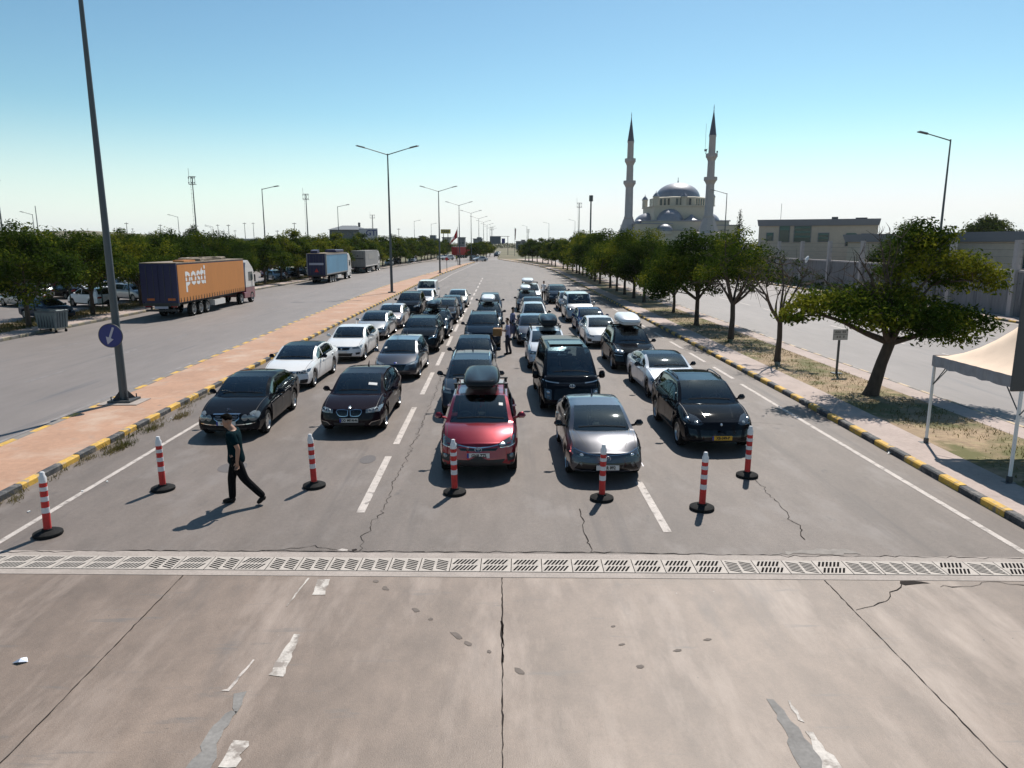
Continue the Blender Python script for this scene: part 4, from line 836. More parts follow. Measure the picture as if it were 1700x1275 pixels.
def car_body(S):
    L, W = S['L'], S['W']; y1 = S['fo']; y2 = S['fo']+S['wb']; R = S['R']; Ra = R+.055; hw = W/2
    def ztop(s):
        yc, yw, yr, yb = S['yc'], S['yw'], S['yr'], S['yb']
        if s <= yc: t = s/yc; return S['zn']+(S['zh']-S['zn'])*(1-(1-t)**1.75)
        if s <= yw: t = (s-yc)/(yw-yc); return lerp(S['zh'], S['H']-.05, t)+.05*math.sin(math.pi*t)*(1 if not S['suv'] else .8)
        if s <= yr: t = (s-yw)/(yr-yw); return S['H']-.05*(1-math.sin(math.pi*min(1, t*1.0)*.5)) if t < .5 else S['H']-.05+.05*math.sin(math.pi*.25)+.0*(t) - (t-.5)*.06 + (.05-.05*math.sin(math.pi*.25))*(1-(2*t-1)**2)
        if s <= yb: t = (s-yr)/(yb-yr); return lerp(ztop(yr-1e-6), S['zd'], t)+.05*math.sin(math.pi*t)
        t = (s-yb)/(L-yb+1e-6); return lerp(S['zd'], S['zt'], t)
    def zbelt(s):
        t = max(0, min(1, (s-S['yc'])/(S['yb']-S['yc']))); b = lerp(S['bh'], S['br'], t)
        if s < S['yc']: b = min(S['bh'], ztop(s)-.045-.02*(s/S['yc']))
        elif s < S['yc']+.3: b = min(b, ztop(s)-.05)
        if s > S['yb']: b = min(b, ztop(s)-.04)
        return min(b, ztop(s)-.03)
    def halfw(s):
        w_ = hw
        if s < 1.15: w_ *= 1-.075*(1-s/1.15)**2
        if s > L-1.1: w_ *= 1-.075*((s-L+1.1)/1.1)**2
        return w_
    st = {0.0, .03, .10, .2, .35, S['yc'], S['yw'], S['yr'], S['yb'], L-.35, L-.18, L-.08, L-.02, L}
    req = {S['yc'], S['yw'], S['yr'], S['yb']}
    we = S['win_end'] or (S['yr']-.02 if S['suv'] else lerp(S['yr'], S['yb'], .52)); ws = S['yc']+.26; mid = (y1+y2)/2
    bp = mid+.05 if not (S['L'] > 4.95 and S['H'] > 1.85) else ws+1.05
    dp = (y2-.02) if S['suv'] else min(y2+.02, we-.16)
    pil = sorted({ws, bp-.035, bp+.035, dp-.03, dp+.03, we}); req |= set(pil)
    if S['H'] > 1.9: req |= {(bp+we)/2}
    for c in (y1, y2):
        for k in range(-7, 8): req.add(round(c+Ra*math.sin(k*math.pi/2/7.01), 4))
    for v in st: req.add(v)
    for k in range(40): 
        v = L*k/40
        if min(abs(v-q) for q in req) > .05: req.add(v)
    ss = sorted(req); out = [ss[0]]
    for v in ss[1:]:
        if v-out[-1] > .012: out.append(v)
        elif v in pil or v in (S['yc'], S['yw'], S['yr'], S['yb']): out[-1] = v
    ss = out
    rows = []; NS = 8
    def section(s):
        zt_ = ztop(s); zb = zbelt(s); w_ = halfw(s); bot = S['sill']; arch = 0
        for c in (y1, y2):
            d = abs(s-c)
            if d < Ra: za = R+math.sqrt(max(0, Ra*Ra-d*d)); 
            else: continue
            if za > bot: bot = za; arch = 1
        if s < .25: bot += .05*(1-s/.25)
        if s > L-.3: bot += .10*(s-L+.3)/.3
        zs = max(zb-.085, bot+.03); P = [(0, bot), (w_-.28, bot)]
        for k in range(NS):
            t = k/(NS-1); z = lerp(bot, zs, t); zr = (z-S['sill'])/(zb-S['sill'])
            x = w_-.055*max(0, .45-zr)**1.5*3 - .035*max(0, zr-.62)**1.2*2.2
            near = min(abs(s-y1), abs(s-y2)); x += .018*math.exp(-((near-Ra)/.10)**2)*(1 if near > Ra*.5 else .6)*(zr < .75)
            if k == 0: x -= .02
            P.append((x, z))
        xb = w_-.075; P.append((xb, zb)); h = max(0.0, zt_-zb); cab = smooth01((h-.12)/.35)
        xe = xb-.012-S['tum']*h*1.0; ze = zb+h*lerp(.75, .90, cab)-.0; ze = min(ze, zt_-.012)
        for t in (.12, .5, .9, 1.0):
            q = t; P.append((lerp(xb, xe, q)+.012*math.sin(math.pi*q)*cab, lerp(zb, ze, q)))
        xc = xe-lerp(.10, .075, cab); P.append((xc, zt_-lerp(.008, .018, cab)))
        for t in (.78, .52, .26, 0): P.append((xc*t, zt_-.018*t*t*cab+ (S['hoodbulge']*.5*(1-t)*(1-cab) if s < S['yc'] else 0)))
        return P
    NR = len(section(1.0)); V = []; 
    rings = []
    zc = .5
    for s in ss: rings.append((s, section(s), 1.0))
    first, last = rings[0], rings[-1]
    pre = [(-.022, .965), (-.036, .90), (-.045, .72), (-.05, .45), (-.052, .2), (-.053, .01)]
    def scaled(P, f): zcc = (P[0][1]+P[-1][1])/2; return [(x*f, zcc+(z-zcc)*f) for x, z in P]
    R2 = [(first[0]+d, scaled(first[1], f)) for d, f in pre[::-1]]+[(s, P) for s, P, _ in rings]+[(last[0]-d, scaled(last[1], f)) for d, f in pre]
    front = len(pre)
    def deform(x, y, z, j, s):
        # plan-view curve of nose and tail, lean of the nose, bow of the windscreen
        xr = min(1, abs(x)/hw); wgt = max(0, 1-s/1.3)**1.6 if s > 0 else 1
        y += S['nosek']*xr**2.6*wgt; y += S['lean']*max(0, (z-.45))/.45*max(0, 1-max(s, 0)/.5)**1.5
        wr = max(0, 1-(L-s)/1.0)**1.6 if s < L else 1; y -= .13*xr**2.6*wr
        if j >= 10:
            wc = smooth01((s-.3)/(S['yc']-.3)) if s < S['yc'] else (lerp(1, .45, min(1, (s-S['yc'])/(S['yw']-S['yc']))) if s < S['yw'] else .45*max(0, 1-(s-S['yw'])/.9))
            y -= .15*wc*(1-xr**2)
            rc = 0 if s < S['yr']-.5 else min(1, (s-S['yr']+.5)/.8)*(max(0, 1-(s-S['yb'])/.3) if s > S['yb'] else 1); y += .10*rc*(1-xr**2)
        return x, y, z
    for s, P in R2:
        for sg in (1, -1):
            for j, (x, z) in enumerate(P):
                xx, yy, zz = deform(x*sg, s, z, j, s); V.append((xx, yy-L/2, zz))
    faces = {k: [] for k in ('paint','under','clad','roof','windscreen','rear','side')}; n = len(R2)
    for i in range(n-1):
        s0, s1 = R2[i][0], R2[i+1][0]; sm = (s0+s1)/2
        for sg in (0, 1):
            for j in range(NR-1):
                a = (i*2+sg)*NR+j; b = a+1; c = ((i+1)*2+sg)*NR+j+1; d = c-1
                f = (a, d, c, b) if sg == 0 else (a, b, c, d)
                k = 'paint'; zm = (R2[i][1][j][1]+R2[i+1][1][j+1][1])/2
                if j == 0: k = 'under' if front <= i < n-1-front else ('clad' if S['clad'] else 'paint')
                elif j < NS+1 and S['clad'] and zm < S['clad'] : k = 'clad'
                elif 11 <= j <= 12 and i >= front and any(p0-1e-4 <= s0 and s1 <= p1+1e-4 for p0, p1 in ((ws, bp-.035), (bp+.035, dp-.03), (dp+.03, we))): k = 'side'
                elif j == 10 and ws <= sm <= we: k = 'trim'
                elif j >= 15 and S['yc']-1e-4 <= s0 and s1 <= S['yw']+1e-4: k = 'windscreen'
                elif j >= 15 and S['yr']-1e-4 <= s0 and s1 <= S['yb']+1e-4: k = 'rear'
                elif j >= 14 and S['yw']-1e-4 <= s0 and s1 <= S['yr']+1e-4: k = 'roof'
                faces.setdefault(k, []).append(f)
    return V, faces, dict(ws=ws, we=we, bp=bp, dp=dp, y1=y1, y2=y2, zbelt=zbelt, ztop=ztop, NR=NR)
def sub_mesh(V, F):
    ids = {}; vs = []; fs = []
    for f in F:
        q = []
        for i in f:
            if i not in ids: ids[i] = len(vs); vs.append(V[i])
            q.append(ids[i])
        fs.append(q)
    return vs, fs
def weld(vs, fs):
    key = {}; mp = []; out = []
    for v in vs:
        k = (round(v[0], 4), round(v[1], 4), round(v[2], 4))
        if k not in key: key[k] = len(out); out.append(v)
        mp.append(key[k])
    nf = []
    for f in fs:
        q = []
        for i in f:
            if not q or q[-1] != mp[i]: q.append(mp[i])
        if q[0] == q[-1]: q.pop()
        if len(set(q)) >= 3: nf.append(tuple(dict.fromkeys(q)))
    return out, nf
class Proj:
    def __init__(s, V, F): s.b = BVHTree.FromPolygons([Vector(v) for v in V], F)
    def front(s, x, z, off=.006):
        h = s.b.ray_cast(Vector((x, -6, z)), Vector((0, 1, 0))); return (x, (h[0].y if h[0] else -2)-off, z)
    def top(s, x, y, off=.004):
        h = s.b.ray_cast(Vector((x, y, 5)), Vector((0, 0, -1))); return (x, y, (h[0].z if h[0] else 1)+off)
    def side(s, y, z, sg, off=.004):
        h = s.b.ray_cast(Vector((sg*4, y, z)), Vector((-sg, 0, 0))); return ((h[0].x if h[0] else sg*.9)+sg*off, y, z)
def patch_mb(mb, fn, top, bot, nu=8, nv=4, m=0, flip=False):
    'surface between two polylines given in 2-D and dropped on the body by fn'
    def at(P, t):
        d = [0]
        for a, b in zip(P, P[1:]): d.append(d[-1]+math.hypot(b[0]-a[0], b[1]-a[1]))
        T = t*d[-1]
        for i in range(len(P)-1):
            if T <= d[i+1]+1e-9: q = (T-d[i])/max(1e-9, d[i+1]-d[i]); return (lerp(P[i][0], P[i+1][0], q), lerp(P[i][1], P[i+1][1], q))
        return P[-1]
    vs = []
    for i in range(nu+1):
        a, b = at(top, i/nu), at(bot, i/nu)
        for j in range(nv+1): vs.append(fn(lerp(a[0], b[0], j/nv), lerp(a[1], b[1], j/nv)))
    fs = [(i*(nv+1)+j, (i+1)*(nv+1)+j, (i+1)*(nv+1)+j+1, i*(nv+1)+j+1) for i in range(nu) for j in range(nv)]
    if flip: fs = [f[::-1] for f in fs]
    mb.add(vs, fs, m)
def strip_pts(P, w_):
    a, b = [], []
    for i, p in enumerate(P):
        q0, q1 = P[max(0, i-1)], P[min(len(P)-1, i+1)]; d = math.hypot(q1[0]-q0[0], q1[1]-q0[1]) or 1; nx_, ny_ = -(q1[1]-q0[1])/d*w_/2, (q1[0]-q0[0])/d*w_/2
        a.append((p[0]+nx_, p[1]+ny_)); b.append((p[0]-nx_, p[1]-ny_))
    return a, b
def mir(P): return [(-x, z) for x, z in P]
def car(name, label, x, yfront, shape, pm, head=0.0, det=2, group='cars queueing in five lanes', cat='car', feats=(), plate=None, ring=None, box=None, rails=False, roofbars=False, sticker=None, mirror_m=None, mirrors=True, scaleL=1.0, **kw):
    S = dict(D0); S.update(SHAPES[shape]); S.update(kw); L, W = S['L'], S['W']
    e = empty(name, (x, yfront+L*scaleL/2, 0), R_(head), label, cat, group); e.scale = (1, scaleL, 1)
    V, F, I = car_body(S); roofm = S['roofm'] or pm
    solid = sum((F[k] for k in F if k not in ('windscreen','rear','side')), []); P_ = Proj(V, sum(F.values(), []))
    mb = MB()
    for k, mi in (('paint',0),('clad',1),('under',2),('roof',3),('trim',4)):
        if F.get(k):
            vs, fs = sub_mesh(V, F[k]); mb.add(vs, fs, mi)
    vw = {}; vs, fs, ms = [], [], []
    key = {}; mp = []
    for v in mb.v:
        kk = (round(v[0], 4), round(v[1], 4), round(v[2], 4))
        if kk not in key: key[kk] = len(vs); vs.append(v)
        mp.append(key[kk])
    for f, m_ in zip(mb.f, mb.m):
        q = tuple(dict.fromkeys(mp[i] for i in f))
        if len(q) >= 3: fs.append(q); ms.append(m_)
    b2 = MB(); b2.v, b2.f, b2.m = vs, fs, ms
    b2.build('body', [pm, PLAST, WELL, roofm, TRIM], e, smooth=34)
    gl = S['glass'] or GLD
    for nm, k, g in (('windscreen','windscreen', gl if S['glass'] else GL), ('rear_window','rear', S['rear_glass'] or GLD), ('side_window','side', S['rear_glass'] or GLD)):
        if not F[k]: continue
        if k == 'side':
            for sg in (0, 1):
                ff = [f for f in F[k] if (V[f[0]][0] > 0) == (sg == 0)]; vs, fs = weld(*sub_mesh(V, ff)); m_ = MB(); m_.add(vs, fs); m_.build('side_window', g, e, smooth=60)
        else: vs, fs = weld(*sub_mesh(V, F[k])); m_ = MB(); m_.add(vs, fs); m_.build(nm, g, e, smooth=60)
    # wheels
    tm, rm = wheel_mesh(S['R'], S['rim'])
    for y in (I['y1'], I['y2']):
        for sg in (-1, 1):
            w_ = link('wheel', tm, e, (sg*(W/2-.135), y-L/2, S['R']), (0, 0, 0 if sg > 0 else math.pi)); link('rim', rm, w_)
    # inside
    if det >= 1:
        mb = MB(); yc = S['yc']-L/2; zf = .30; xin = W/2-.2
        mb.box((0, (S['yc']+S['yb'])/2-L/2, zf), (2*xin, S['yb']-S['yc'], .05), 1)
        mb.box((0, yc+.30, S['zh']-.16), (2*xin-.02, .62, .26), 1, bev=.06)
        for sg in (-1, 1):
            yy = (I['ws']+I['bp'])/2-L/2+.30; sh = S['bh']-.93
            mb.box((sg*.37, yy, .50+sh), (.5,.5,.16), 0, bev=.05); mb.box((sg*.37, yy+.30, .86+sh), (.48,.14,.62), 0, rx=R_(-14), bev=.06); mb.box((sg*.37, yy+.40, 1.24+sh), (.26,.10,.17), 0, bev=.04)
            mb.box((sg*.36, I['y2']-L/2-.28, .55+sh), (.6,.5,.16), 0, bev=.05); mb.box((sg*.36, I['y2']-L/2+.0, .88+sh), (.58,.14,.55), 0, rx=R_(-16), bev=.06); mb.box((sg*.36, I['y2']-L/2+.08, 1.20+sh), (.24,.09,.14), 0, bev=.04)
        mb.build('seats', [S['interior'], DASH], e)
        # steering wheel: the car faces -Y, its left side is +X
        cx = .37*(1 if S['drive'] < 0 else -1); M = Matrix.Translation((cx, yc+.68, S['zh']-.04)) @ Matrix.Rotation(R_(-62), 4, 'X')
        pts = [M @ Vector((.185*math.cos(a), .185*math.sin(a), 0)) for a in [i*math.pi/9 for i in range(19)]]
        mb = MB().tube(pts, .018, 6, cap=False); mb.box(M @ Vector((0,0,0)), (.32,.05,.05)); mb.box(M @ Vector((0,0,0)), (.12,.08,.10)); mb.build('steering_wheel', SEATB if S['interior'] is SEATB else DASH, e)
        MB().box((0, S['yw']-L/2-.12+.02, S['H']-.16), (.22,.04,.07), bev=.02).build('rear_view_mirror', TRIM, e)
    # door mirrors
    zm = S['bh']+.10; ym = S['yc']-L/2+.48; wm = W/2
    for sg in (-1, 1):
        if not mirrors: break
        mb = MB(); mb.box((sg*(wm+.11), ym, zm), (.22,.13,.155 if S['H'] < 1.9 else .26), 0, rz=sg*.12, bev=.055, taper=.9); mb.tube([(sg*(wm-.07), ym+.03, zm-.08), (sg*(wm+.03), ym+.01, zm-.05)], .03, 6)
        mb.build('door_mirror', mirror_m or pm, e, smooth=50)
    # wipers and lower windscreen edge
    if det >= 2:
        fn = lambda x_, y_: P_.top(x_, y_, .012)
        for x0, x1 in ((-.55,.05),(.02,.60)):
            mb = MB(); a = [P_.top(lerp(x0, x1, t), S['yc']-L/2-.04+.05*t*0+.035+.03*abs(lerp(x0,x1,t))**2, .02) for t in (0,.5,1)]; mb.tube(a, .011, 4); mb.build('wiper', PLAST, e)
        # bonnet and door gaps
        mb = MB()
        for sg in (-1, 1):
            for pts in [[(sg*(W/2-.19), .30-L/2), (sg*(W/2-.17), .7-L/2), (sg*(W/2-.15), S['yc']-.05-L/2)]]:
                a, b = strip_pts(pts, .012); patch_mb(mb, P_.top, a, b, 10, 1)
            for s in (I['ws']-.16, I['bp'], I['dp']-.02 if not S['suv'] else I['dp']):
                zb = I['zbelt'](s)-.02; lo = S['sill']+.03
                if s > I['y2']-S['R']-.05: lo = S['R']*2+.1
                a, b = strip_pts([(s-L/2, zb), (s-L/2, (zb+lo)/2), (s-L/2, lo)], .012); patch_mb(mb, lambda y_, z_: P_.side(y_, z_, sg), a, b, 6, 1)
        mb.build('panel_gap', PLAST, e)
        for sg in (-1, 1):
            for s in (I['bp']-.16, I['dp']-.18):
                zb = I['zbelt'](s)-.10; q = P_.side(s-L/2, zb, sg, .018); MB().box(q, (.03,.19,.028), bev=.012).build('door_handle', pm, e)
    # tail lamps
    for sg in (-1, 1):
        mb = MB(); zt = S['zt']; fnb = lambda x_, z_: (lambda h: (x_, (h[0].y if h[0] else L/2)+.006, z_))(P_.b.ray_cast(Vector((x_, 6, z_)), Vector((0,-1,0))))
        patch_mb(mb, fnb, [(sg*(W/2-.42), zt-.07), (sg*(W/2-.10), zt-.08)], [(sg*(W/2-.42), zt-.22), (sg*(W/2-.08), zt-.26)], 6, 3, flip=sg < 0); mb.build('tail_lamp', TAIL, e, smooth=60)
    # features on the nose
    for ft in feats:
        kind = ft[0]
        if kind == 'p':      # patch: name, material, top, bottom, mirrored, offset
            _, nm, m_, tp, bt, both = ft[:6]; off_ = ft[6] if len(ft) > 6 else .006
            for s_ in ((1, -1) if both == 'pair' else (1,)):
                mb = MB(); fn = lambda x_, z_: P_.front(x_, z_, off_)
                patch_mb(mb, fn, tp if s_ > 0 else mir(tp), bt if s_ > 0 else mir(bt), 10, 4, flip=s_ < 0); mb.build(nm, m_, e, smooth=60)
        elif kind == 's':    # strip line: name, material, pts, width, mirrored
            _, nm, m_, pts, w_, both = ft[:6]; mb = MB()
            for s_ in ((1, -1) if both else (1,)):
                a, b = strip_pts(pts if s_ > 0 else mir(pts), w_); patch_mb(mb, lambda x_, z_: P_.front(x_, z_, .013), a, b, 12, 1)
            mb.build(nm, m_, e, smooth=60)
        elif kind == 't':    # strip on the bonnet seen from above
            _, nm, m_, pts, w_ = ft[:5]; mb = MB()
            for s_ in (1, -1):
                a, b = strip_pts([(x_*s_, y_-L/2) for x_, y_ in pts], w_); patch_mb(mb, P_.top, a, b, 10, 1)
            mb.build(nm, m_, e, smooth=60)
        elif kind == 'd':    # disc lamps: name, material, x, z, rx, rz, both ; slightly domed
            _, nm, m_, x_, z_, rx_, rz_, both = ft[:8]
            for s_ in ((1, -1) if both else (1,)):
                mb = MB(); vs = [P_.front(x_*s_, z_, .03)]; n_ = 18
                for q, o_ in ((.6,.025),(1.0,.006)):
                    for k in range(n_): a = 2*math.pi*k/n_; vs.append(P_.front(x_*s_+rx_*q*math.cos(a), z_+rz_*q*math.sin(a), o_))
                fs = [(0, 1+(k+1)%n_, 1+k)[::-1] for k in range(n_)]+[(1+k, 1+(k+1)%n_, 1+n_+(k+1)%n_, 1+n_+k)[::-1] for k in range(n_)]
                mb.add(vs, fs); mb.build(nm, m_, e, smooth=60)
        elif kind == 'r':    # ring: name, material, x, z, rx, rz, thickness, both
            _, nm, m_, x_, z_, rx_, rz_, th_, both = ft[:9]; mb = MB()
            for s_ in ((1, -1) if both else (1,)):
                mb.tube([P_.front(x_*s_+rx_*math.cos(a), z_+rz_*math.sin(a), .018) for a in [2*math.pi*k/20 for k in range(21)]], th_, 4, cap=False)
            mb.build(nm, m_, e)
    if plate:
        txt, pm_, zc_, eu = plate; y = min(P_.front(dx, zc_, 0)[1] for dx in (-.26, 0, .26))-.014
        pb = MB().box((0, y, zc_), (.52, .012, .115)).build('number_plate', pm_, e)
        if eu: MB().box((-.237, y-.0075, zc_), (.044,.004,.11)).build('plate_band', EUB, pb)
        mb = MB()
        if not txt.strip(): mb.box((0,0,-50),(.01,.01,.01))
        else: text_mb(mb, txt, .105, Matrix.Translation((.02, y-.008, zc_-.002)) @ Matrix.Rotation(R_(90), 4, 'X'), bold=.004, sx=.84 if len(txt) > 6 else 1, extr=.001)
        if txt.strip(): mb.build('plate_lettering', INK, pb)
    if rails:
        mb = MB()
        for sg in (-1, 1):
            pts = []
            for k in range(9):
                t = k/8; s = lerp(S['yw']+.12, S['yr']-.05, t); y = s-L/2; x_ = sg*(W/2-.075-.012-S['tum']*(S['H']-S['bh'])*.98-.05); z = P_.top(x_, y, 0)[2]; pts.append((x_, y, z+(.05 if 0 < k < 8 else -.005)))
            mb.tube(pts, .018, 6)
        mb.build('roof_rail', rails, e)
    if roofbars or box:
        mb = MB()
        for s in (lerp(S['yw'], S['yr'], .30), lerp(S['yw'], S['yr'], .72)):
            y = s-L/2; xw = W/2-.075-S['tum']*(S['H']-S['bh'])-.03; mb.box((0, y, S['H']+.10), (2*xw+.12, .07, .035), bev=.012)
            for sg in (-1, 1): mb.box((sg*xw, y, S['H']+.035), (.07,.09,.13), bev=.02)
        mb.build('roof_bar', PLAST, e)
    if box:
        bm_, bx, bl, bw, bh_ = box; z0 = S['H']+.125; yy = lerp(S['yw'], S['yr'], .42)-L/2; mb = MB(); vs = []; n_ = 20
        lv = [(0,.82),(.12,.93),(.34,1.0),(.56,1.0),(.74,.96),(.90,.86),(.98,.70),(1.0,.45)]
        for t, q in lv:
            for k in range(n_):
                a = 2*math.pi*k/n_; c_, s_ = math.cos(a), math.sin(a); ex = abs(c_)**.30*(1 if c_ > 0 else -1); ey = abs(s_)**.38*(1 if s_ > 0 else -1)
                nose = 1-.14*max(0, -ey)**2; vs.append((bx+ex*bw/2*q*nose, yy+ey*bl/2*(q*.35+.65)-.10*t*bh_*0, z0+bh_*t*(1-.34*max(0, -ey)**2)))
        fs = [(i*n_+k, i*n_+(k+1)%n_, (i+1)*n_+(k+1)%n_, (i+1)*n_+k) for i in range(len(lv)-1) for k in range(n_)]+[tuple(range(n_-1,-1,-1)), tuple((len(lv)-1)*n_+k for k in range(n_))]
        mb.add(vs, fs, 0); o = mb.build('roof_box', bm_, e, smooth=50)
        t_ = MB(); o2 = [(v[0], v[1], v[2]) for v in vs[2*n_:3*n_]]
        t_.tube([(bx+(v[0]-bx)*1.003, yy+(v[1]-yy)*1.003, v[2]+.01) for v in o2]+[o2[0]], .010, 4, cap=False); t_.build('box_seam', PLAST, o)
        MB().box((bx, yy, z0-.02), (bw*.55, bl*.8, .07), bev=.02).build('box_base', PLAST, o)
    if sticker:
        sx_, sy_, sw, sh_ = sticker; mb = MB(); patch_mb(mb, lambda x_, y_: P_.top(x_, y_, .006), [(sx_, sy_-L/2+sh_), (sx_+sw, sy_-L/2+sh_)], [(sx_, sy_-L/2), (sx_+sw, sy_-L/2)], 2, 2, flip=False); mb.build('paper', PAPER, e)
    if ring: MB().tube([(0, S['yr']-.25-L/2, S['H']-.02), (0, S['yr']-.12-L/2, S['H']+.13)], [.03,.006], 6).build('roof_antenna', pm, e)
    return e
# ---- simple nose sets
def nose(W, zn, lamp=LENSD, grille=True, style='sedan', low=.34, bright=True):
    h = W/2; F = []
    zt = zn+.005; zl = zn-.16
    F.append(('p','headlamp',lamp,[(h*.56,zt-.02),(h*.93,zt+.035)],[(h*.52,zl+.045),(h*.93,zl+.04)],'pair'))
    if bright: F.append(('d','lamp_projector',LAMPW,h*.76,zn-.05,.05,.035,True))
    if grille: F.append(('p','grille',TRIM,[(-h*.46,zt-.045),(h*.46,zt-.045)],[(-h*.36,zl-.04),(h*.36,zl-.04)],''))
    F.append(('p','air_intake',PLAST,[(-h*.72,low+.13),(h*.72,low+.13)],[(-h*.62,low-.02),(h*.62,low-.02)],''))
    return F
# ---------------------------------------------------------------- the queue
Q = 'cars queueing in five lanes'
# lane 1
m_feats = [('d','headlamp',LENS,.70,.66,.135,.125,True),('d','lamp_projector',LAMPW,.69,.65,.06,.055,True),('d','headlamp',LENS,.49,.635,.085,.09,True),('p','grille',TRIM,[(-.36,.735),(.36,.735)],[(-.25,.54),(.25,.54)],''),
    ('s','grille_frame',CHROME,[(-.37,.74),(0,.75),(.37,.74),(.34,.62),(.25,.535),(0,.525),(-.25,.535),(-.34,.62),(-.37,.74)],.022,False),('s','bumper_trim',CHROME,[(-.88,.49),(-.5,.455),(0,.45),(.5,.455),(.88,.49)],.02,False),
    ('p','air_intake',PLAST,[(-.55,.36),(.55,.36)],[(-.5,.24),(.5,.24)],''),('s','grille_slat',LGREY,[(-.30,.69),(.30,.69)],.006,False),('s','grille_slat',LGREY,[(-.29,.65),(.29,.65)],.006,False),('s','grille_slat',LGREY,[(-.28,.61),(.28,.61)],.006,False),('s','grille_slat',LGREY,[(0,.74),(0,.535)],.008,False)]
c = car('parked_car','black saloon with round twin headlamps, front of the left lane, beside the walking man',-7.68,19.55,'exec',BLK,head=1.5,feats=m_feats,plate=('K      ',PLATE,.50,True),rim='five',bh=.92,nosek=.26,L=4.82,W=1.82,zn=.735,sill=.22,glass=GL)
star = MB(); star.tube([(0,-2.22+.02*0,.0),(0,-2.22,.05)],.004,4)
zst = .83
star = MB(); star.tube([(.04*math.cos(a),-2.18,zst+.04*math.sin(a)) for a in [k*math.pi/8 for k in range(17)]],.005,4,cap=False)
for k in range(3): a = math.pi/2+k*2.094; star.tube([(0,-2.18,zst),(.04*math.cos(a),-2.18,zst+.04*math.sin(a))],[.008,.003],4)
star.tube([(0,-2.18,zst-.10),(0,-2.18,zst-.04)],.005,4); star.build('bonnet_star', CHROME, c)
for k in range(4): MB().box((.62-.0*k,-.66+.08*k*0+.0,.0),(.0001,.0001,.0001))
def bmw_feats(h, zn, body, lampm=LENSD):
    F = [('p','headlamp',lampm,[(h*.50,zn-.0),(h*.94,zn+.055)],[(h*.50,zn-.10),(h*.94,zn-.09)],'pair'),
      ('r','lamp_ring',LAMPW,h*.62,zn-.035,.042,.040,.010,True),('r','lamp_ring',LAMPW,h*.80,zn-.02,.045,.042,.010,True)]
    for s in (1,-1):
        tp = [(s*.03,zn-.005),(s*.36,zn+.0)]; bt = [(s*.04,zn-.175),(s*.30,zn-.165)]
        F.append(('p','kidney_grille',TRIM,tp if s > 0 else tp[::-1],bt if s > 0 else bt[::-1],''))
        F.append(('s','grille_frame',CHROME,[(s*.03,zn-.01),(s*.20,zn+.008),(s*.36,zn-.01),(s*.355,zn-.09),(s*.29,zn-.17),(s*.14,zn-.185),(s*.045,zn-.165),(s*.03,zn-.01)],.016,False))
    F += [('d','badge',LAMPW,0,zn+.045,.035,.028,False),('p','air_intake',PLAST,[(-.45,.40),(.45,.40)],[(-.40,.26),(.40,.26)],''),('p','side_intake',PLAST,[(.60,.42),(.84,.44)],[(.58,.28),(.84,.30)],'pair')]
    return F
bmwf = bmw_feats(.93,.73,None)
car('parked_car','white saloon with black roof and black mirrors, second in the left lane',-7.99,26.35,'exec',WPT,head=-1.2,roofm=BLK,feats=bmwf,mirror_m=BLK,rim='five',glass=GLD,zn=.75)
car('parked_car','white saloon with white roof and toothed grille, third in the left lane',-7.27,32.85,'exec',WPT,head=-1.0,L=4.8,feats=[('p','headlamp',LENS,[(.48,.70),(.86,.78)],[(.50,.62),(.86,.64)],'pair'),('p','grille',TRIM,[(-.40,.70),(.40,.70)],[(-.34,.57),(.34,.57)],''),('s','grille_frame',CHROME,[(-.41,.705),(.41,.705),(.35,.56),(-.35,.56),(-.41,.705)],.02,False),('p','air_intake',PLAST,[(-.50,.44),(.50,.44)],[(-.44,.30),(.44,.30)],''),('p','fog_lamp',PLAST,[(.62,.46),(.82,.47)],[(.64,.36),(.80,.38)],'pair'),('d','badge',CHROME,0,.64,.045,.045,False)],plate=(' ',PLATE,.50,False),ring=True,zn=.74)
gx = G(646.5,562)
car('parked_car','silver saloon with dark grille, fourth in the left lane',gx[0]-.92,gx[1]-.9,'sedan',SIL,head=-.5,feats=nose(1.83,.72,LENSD),roofm=DGR)
gx = G(671,544.4)
car('parked_car','rose-silver saloon behind the silver one, fifth in the left lane',gx[0]-.92,gx[1]-.9,'sedan',PINKS,feats=nose(1.83,.72,LENSD),rim='five')
car('parked_car','tall black off-roader with bright headlamps in the left lane',-6.9,53.2,'bigsuv',BLK,feats=nose(1.9,.90,LENS)+[('d','lamp_projector',LAMPW,.55,.80,.09,.05,True)],rim='ten_dark')
car('parked_car','small silver hatchback just in front of the white van',-6.5,60.3,'hatch',SIL,feats=nose(1.8,.72,LENS),det=1)
car('parked_van','white minibus closing the left lane beside the median lamp',-6.95,66.8,'van',WPT,feats=nose(1.9,.98,LENS),det=1,cat='van',zh=1.25,yc=1.0,yw=1.5)
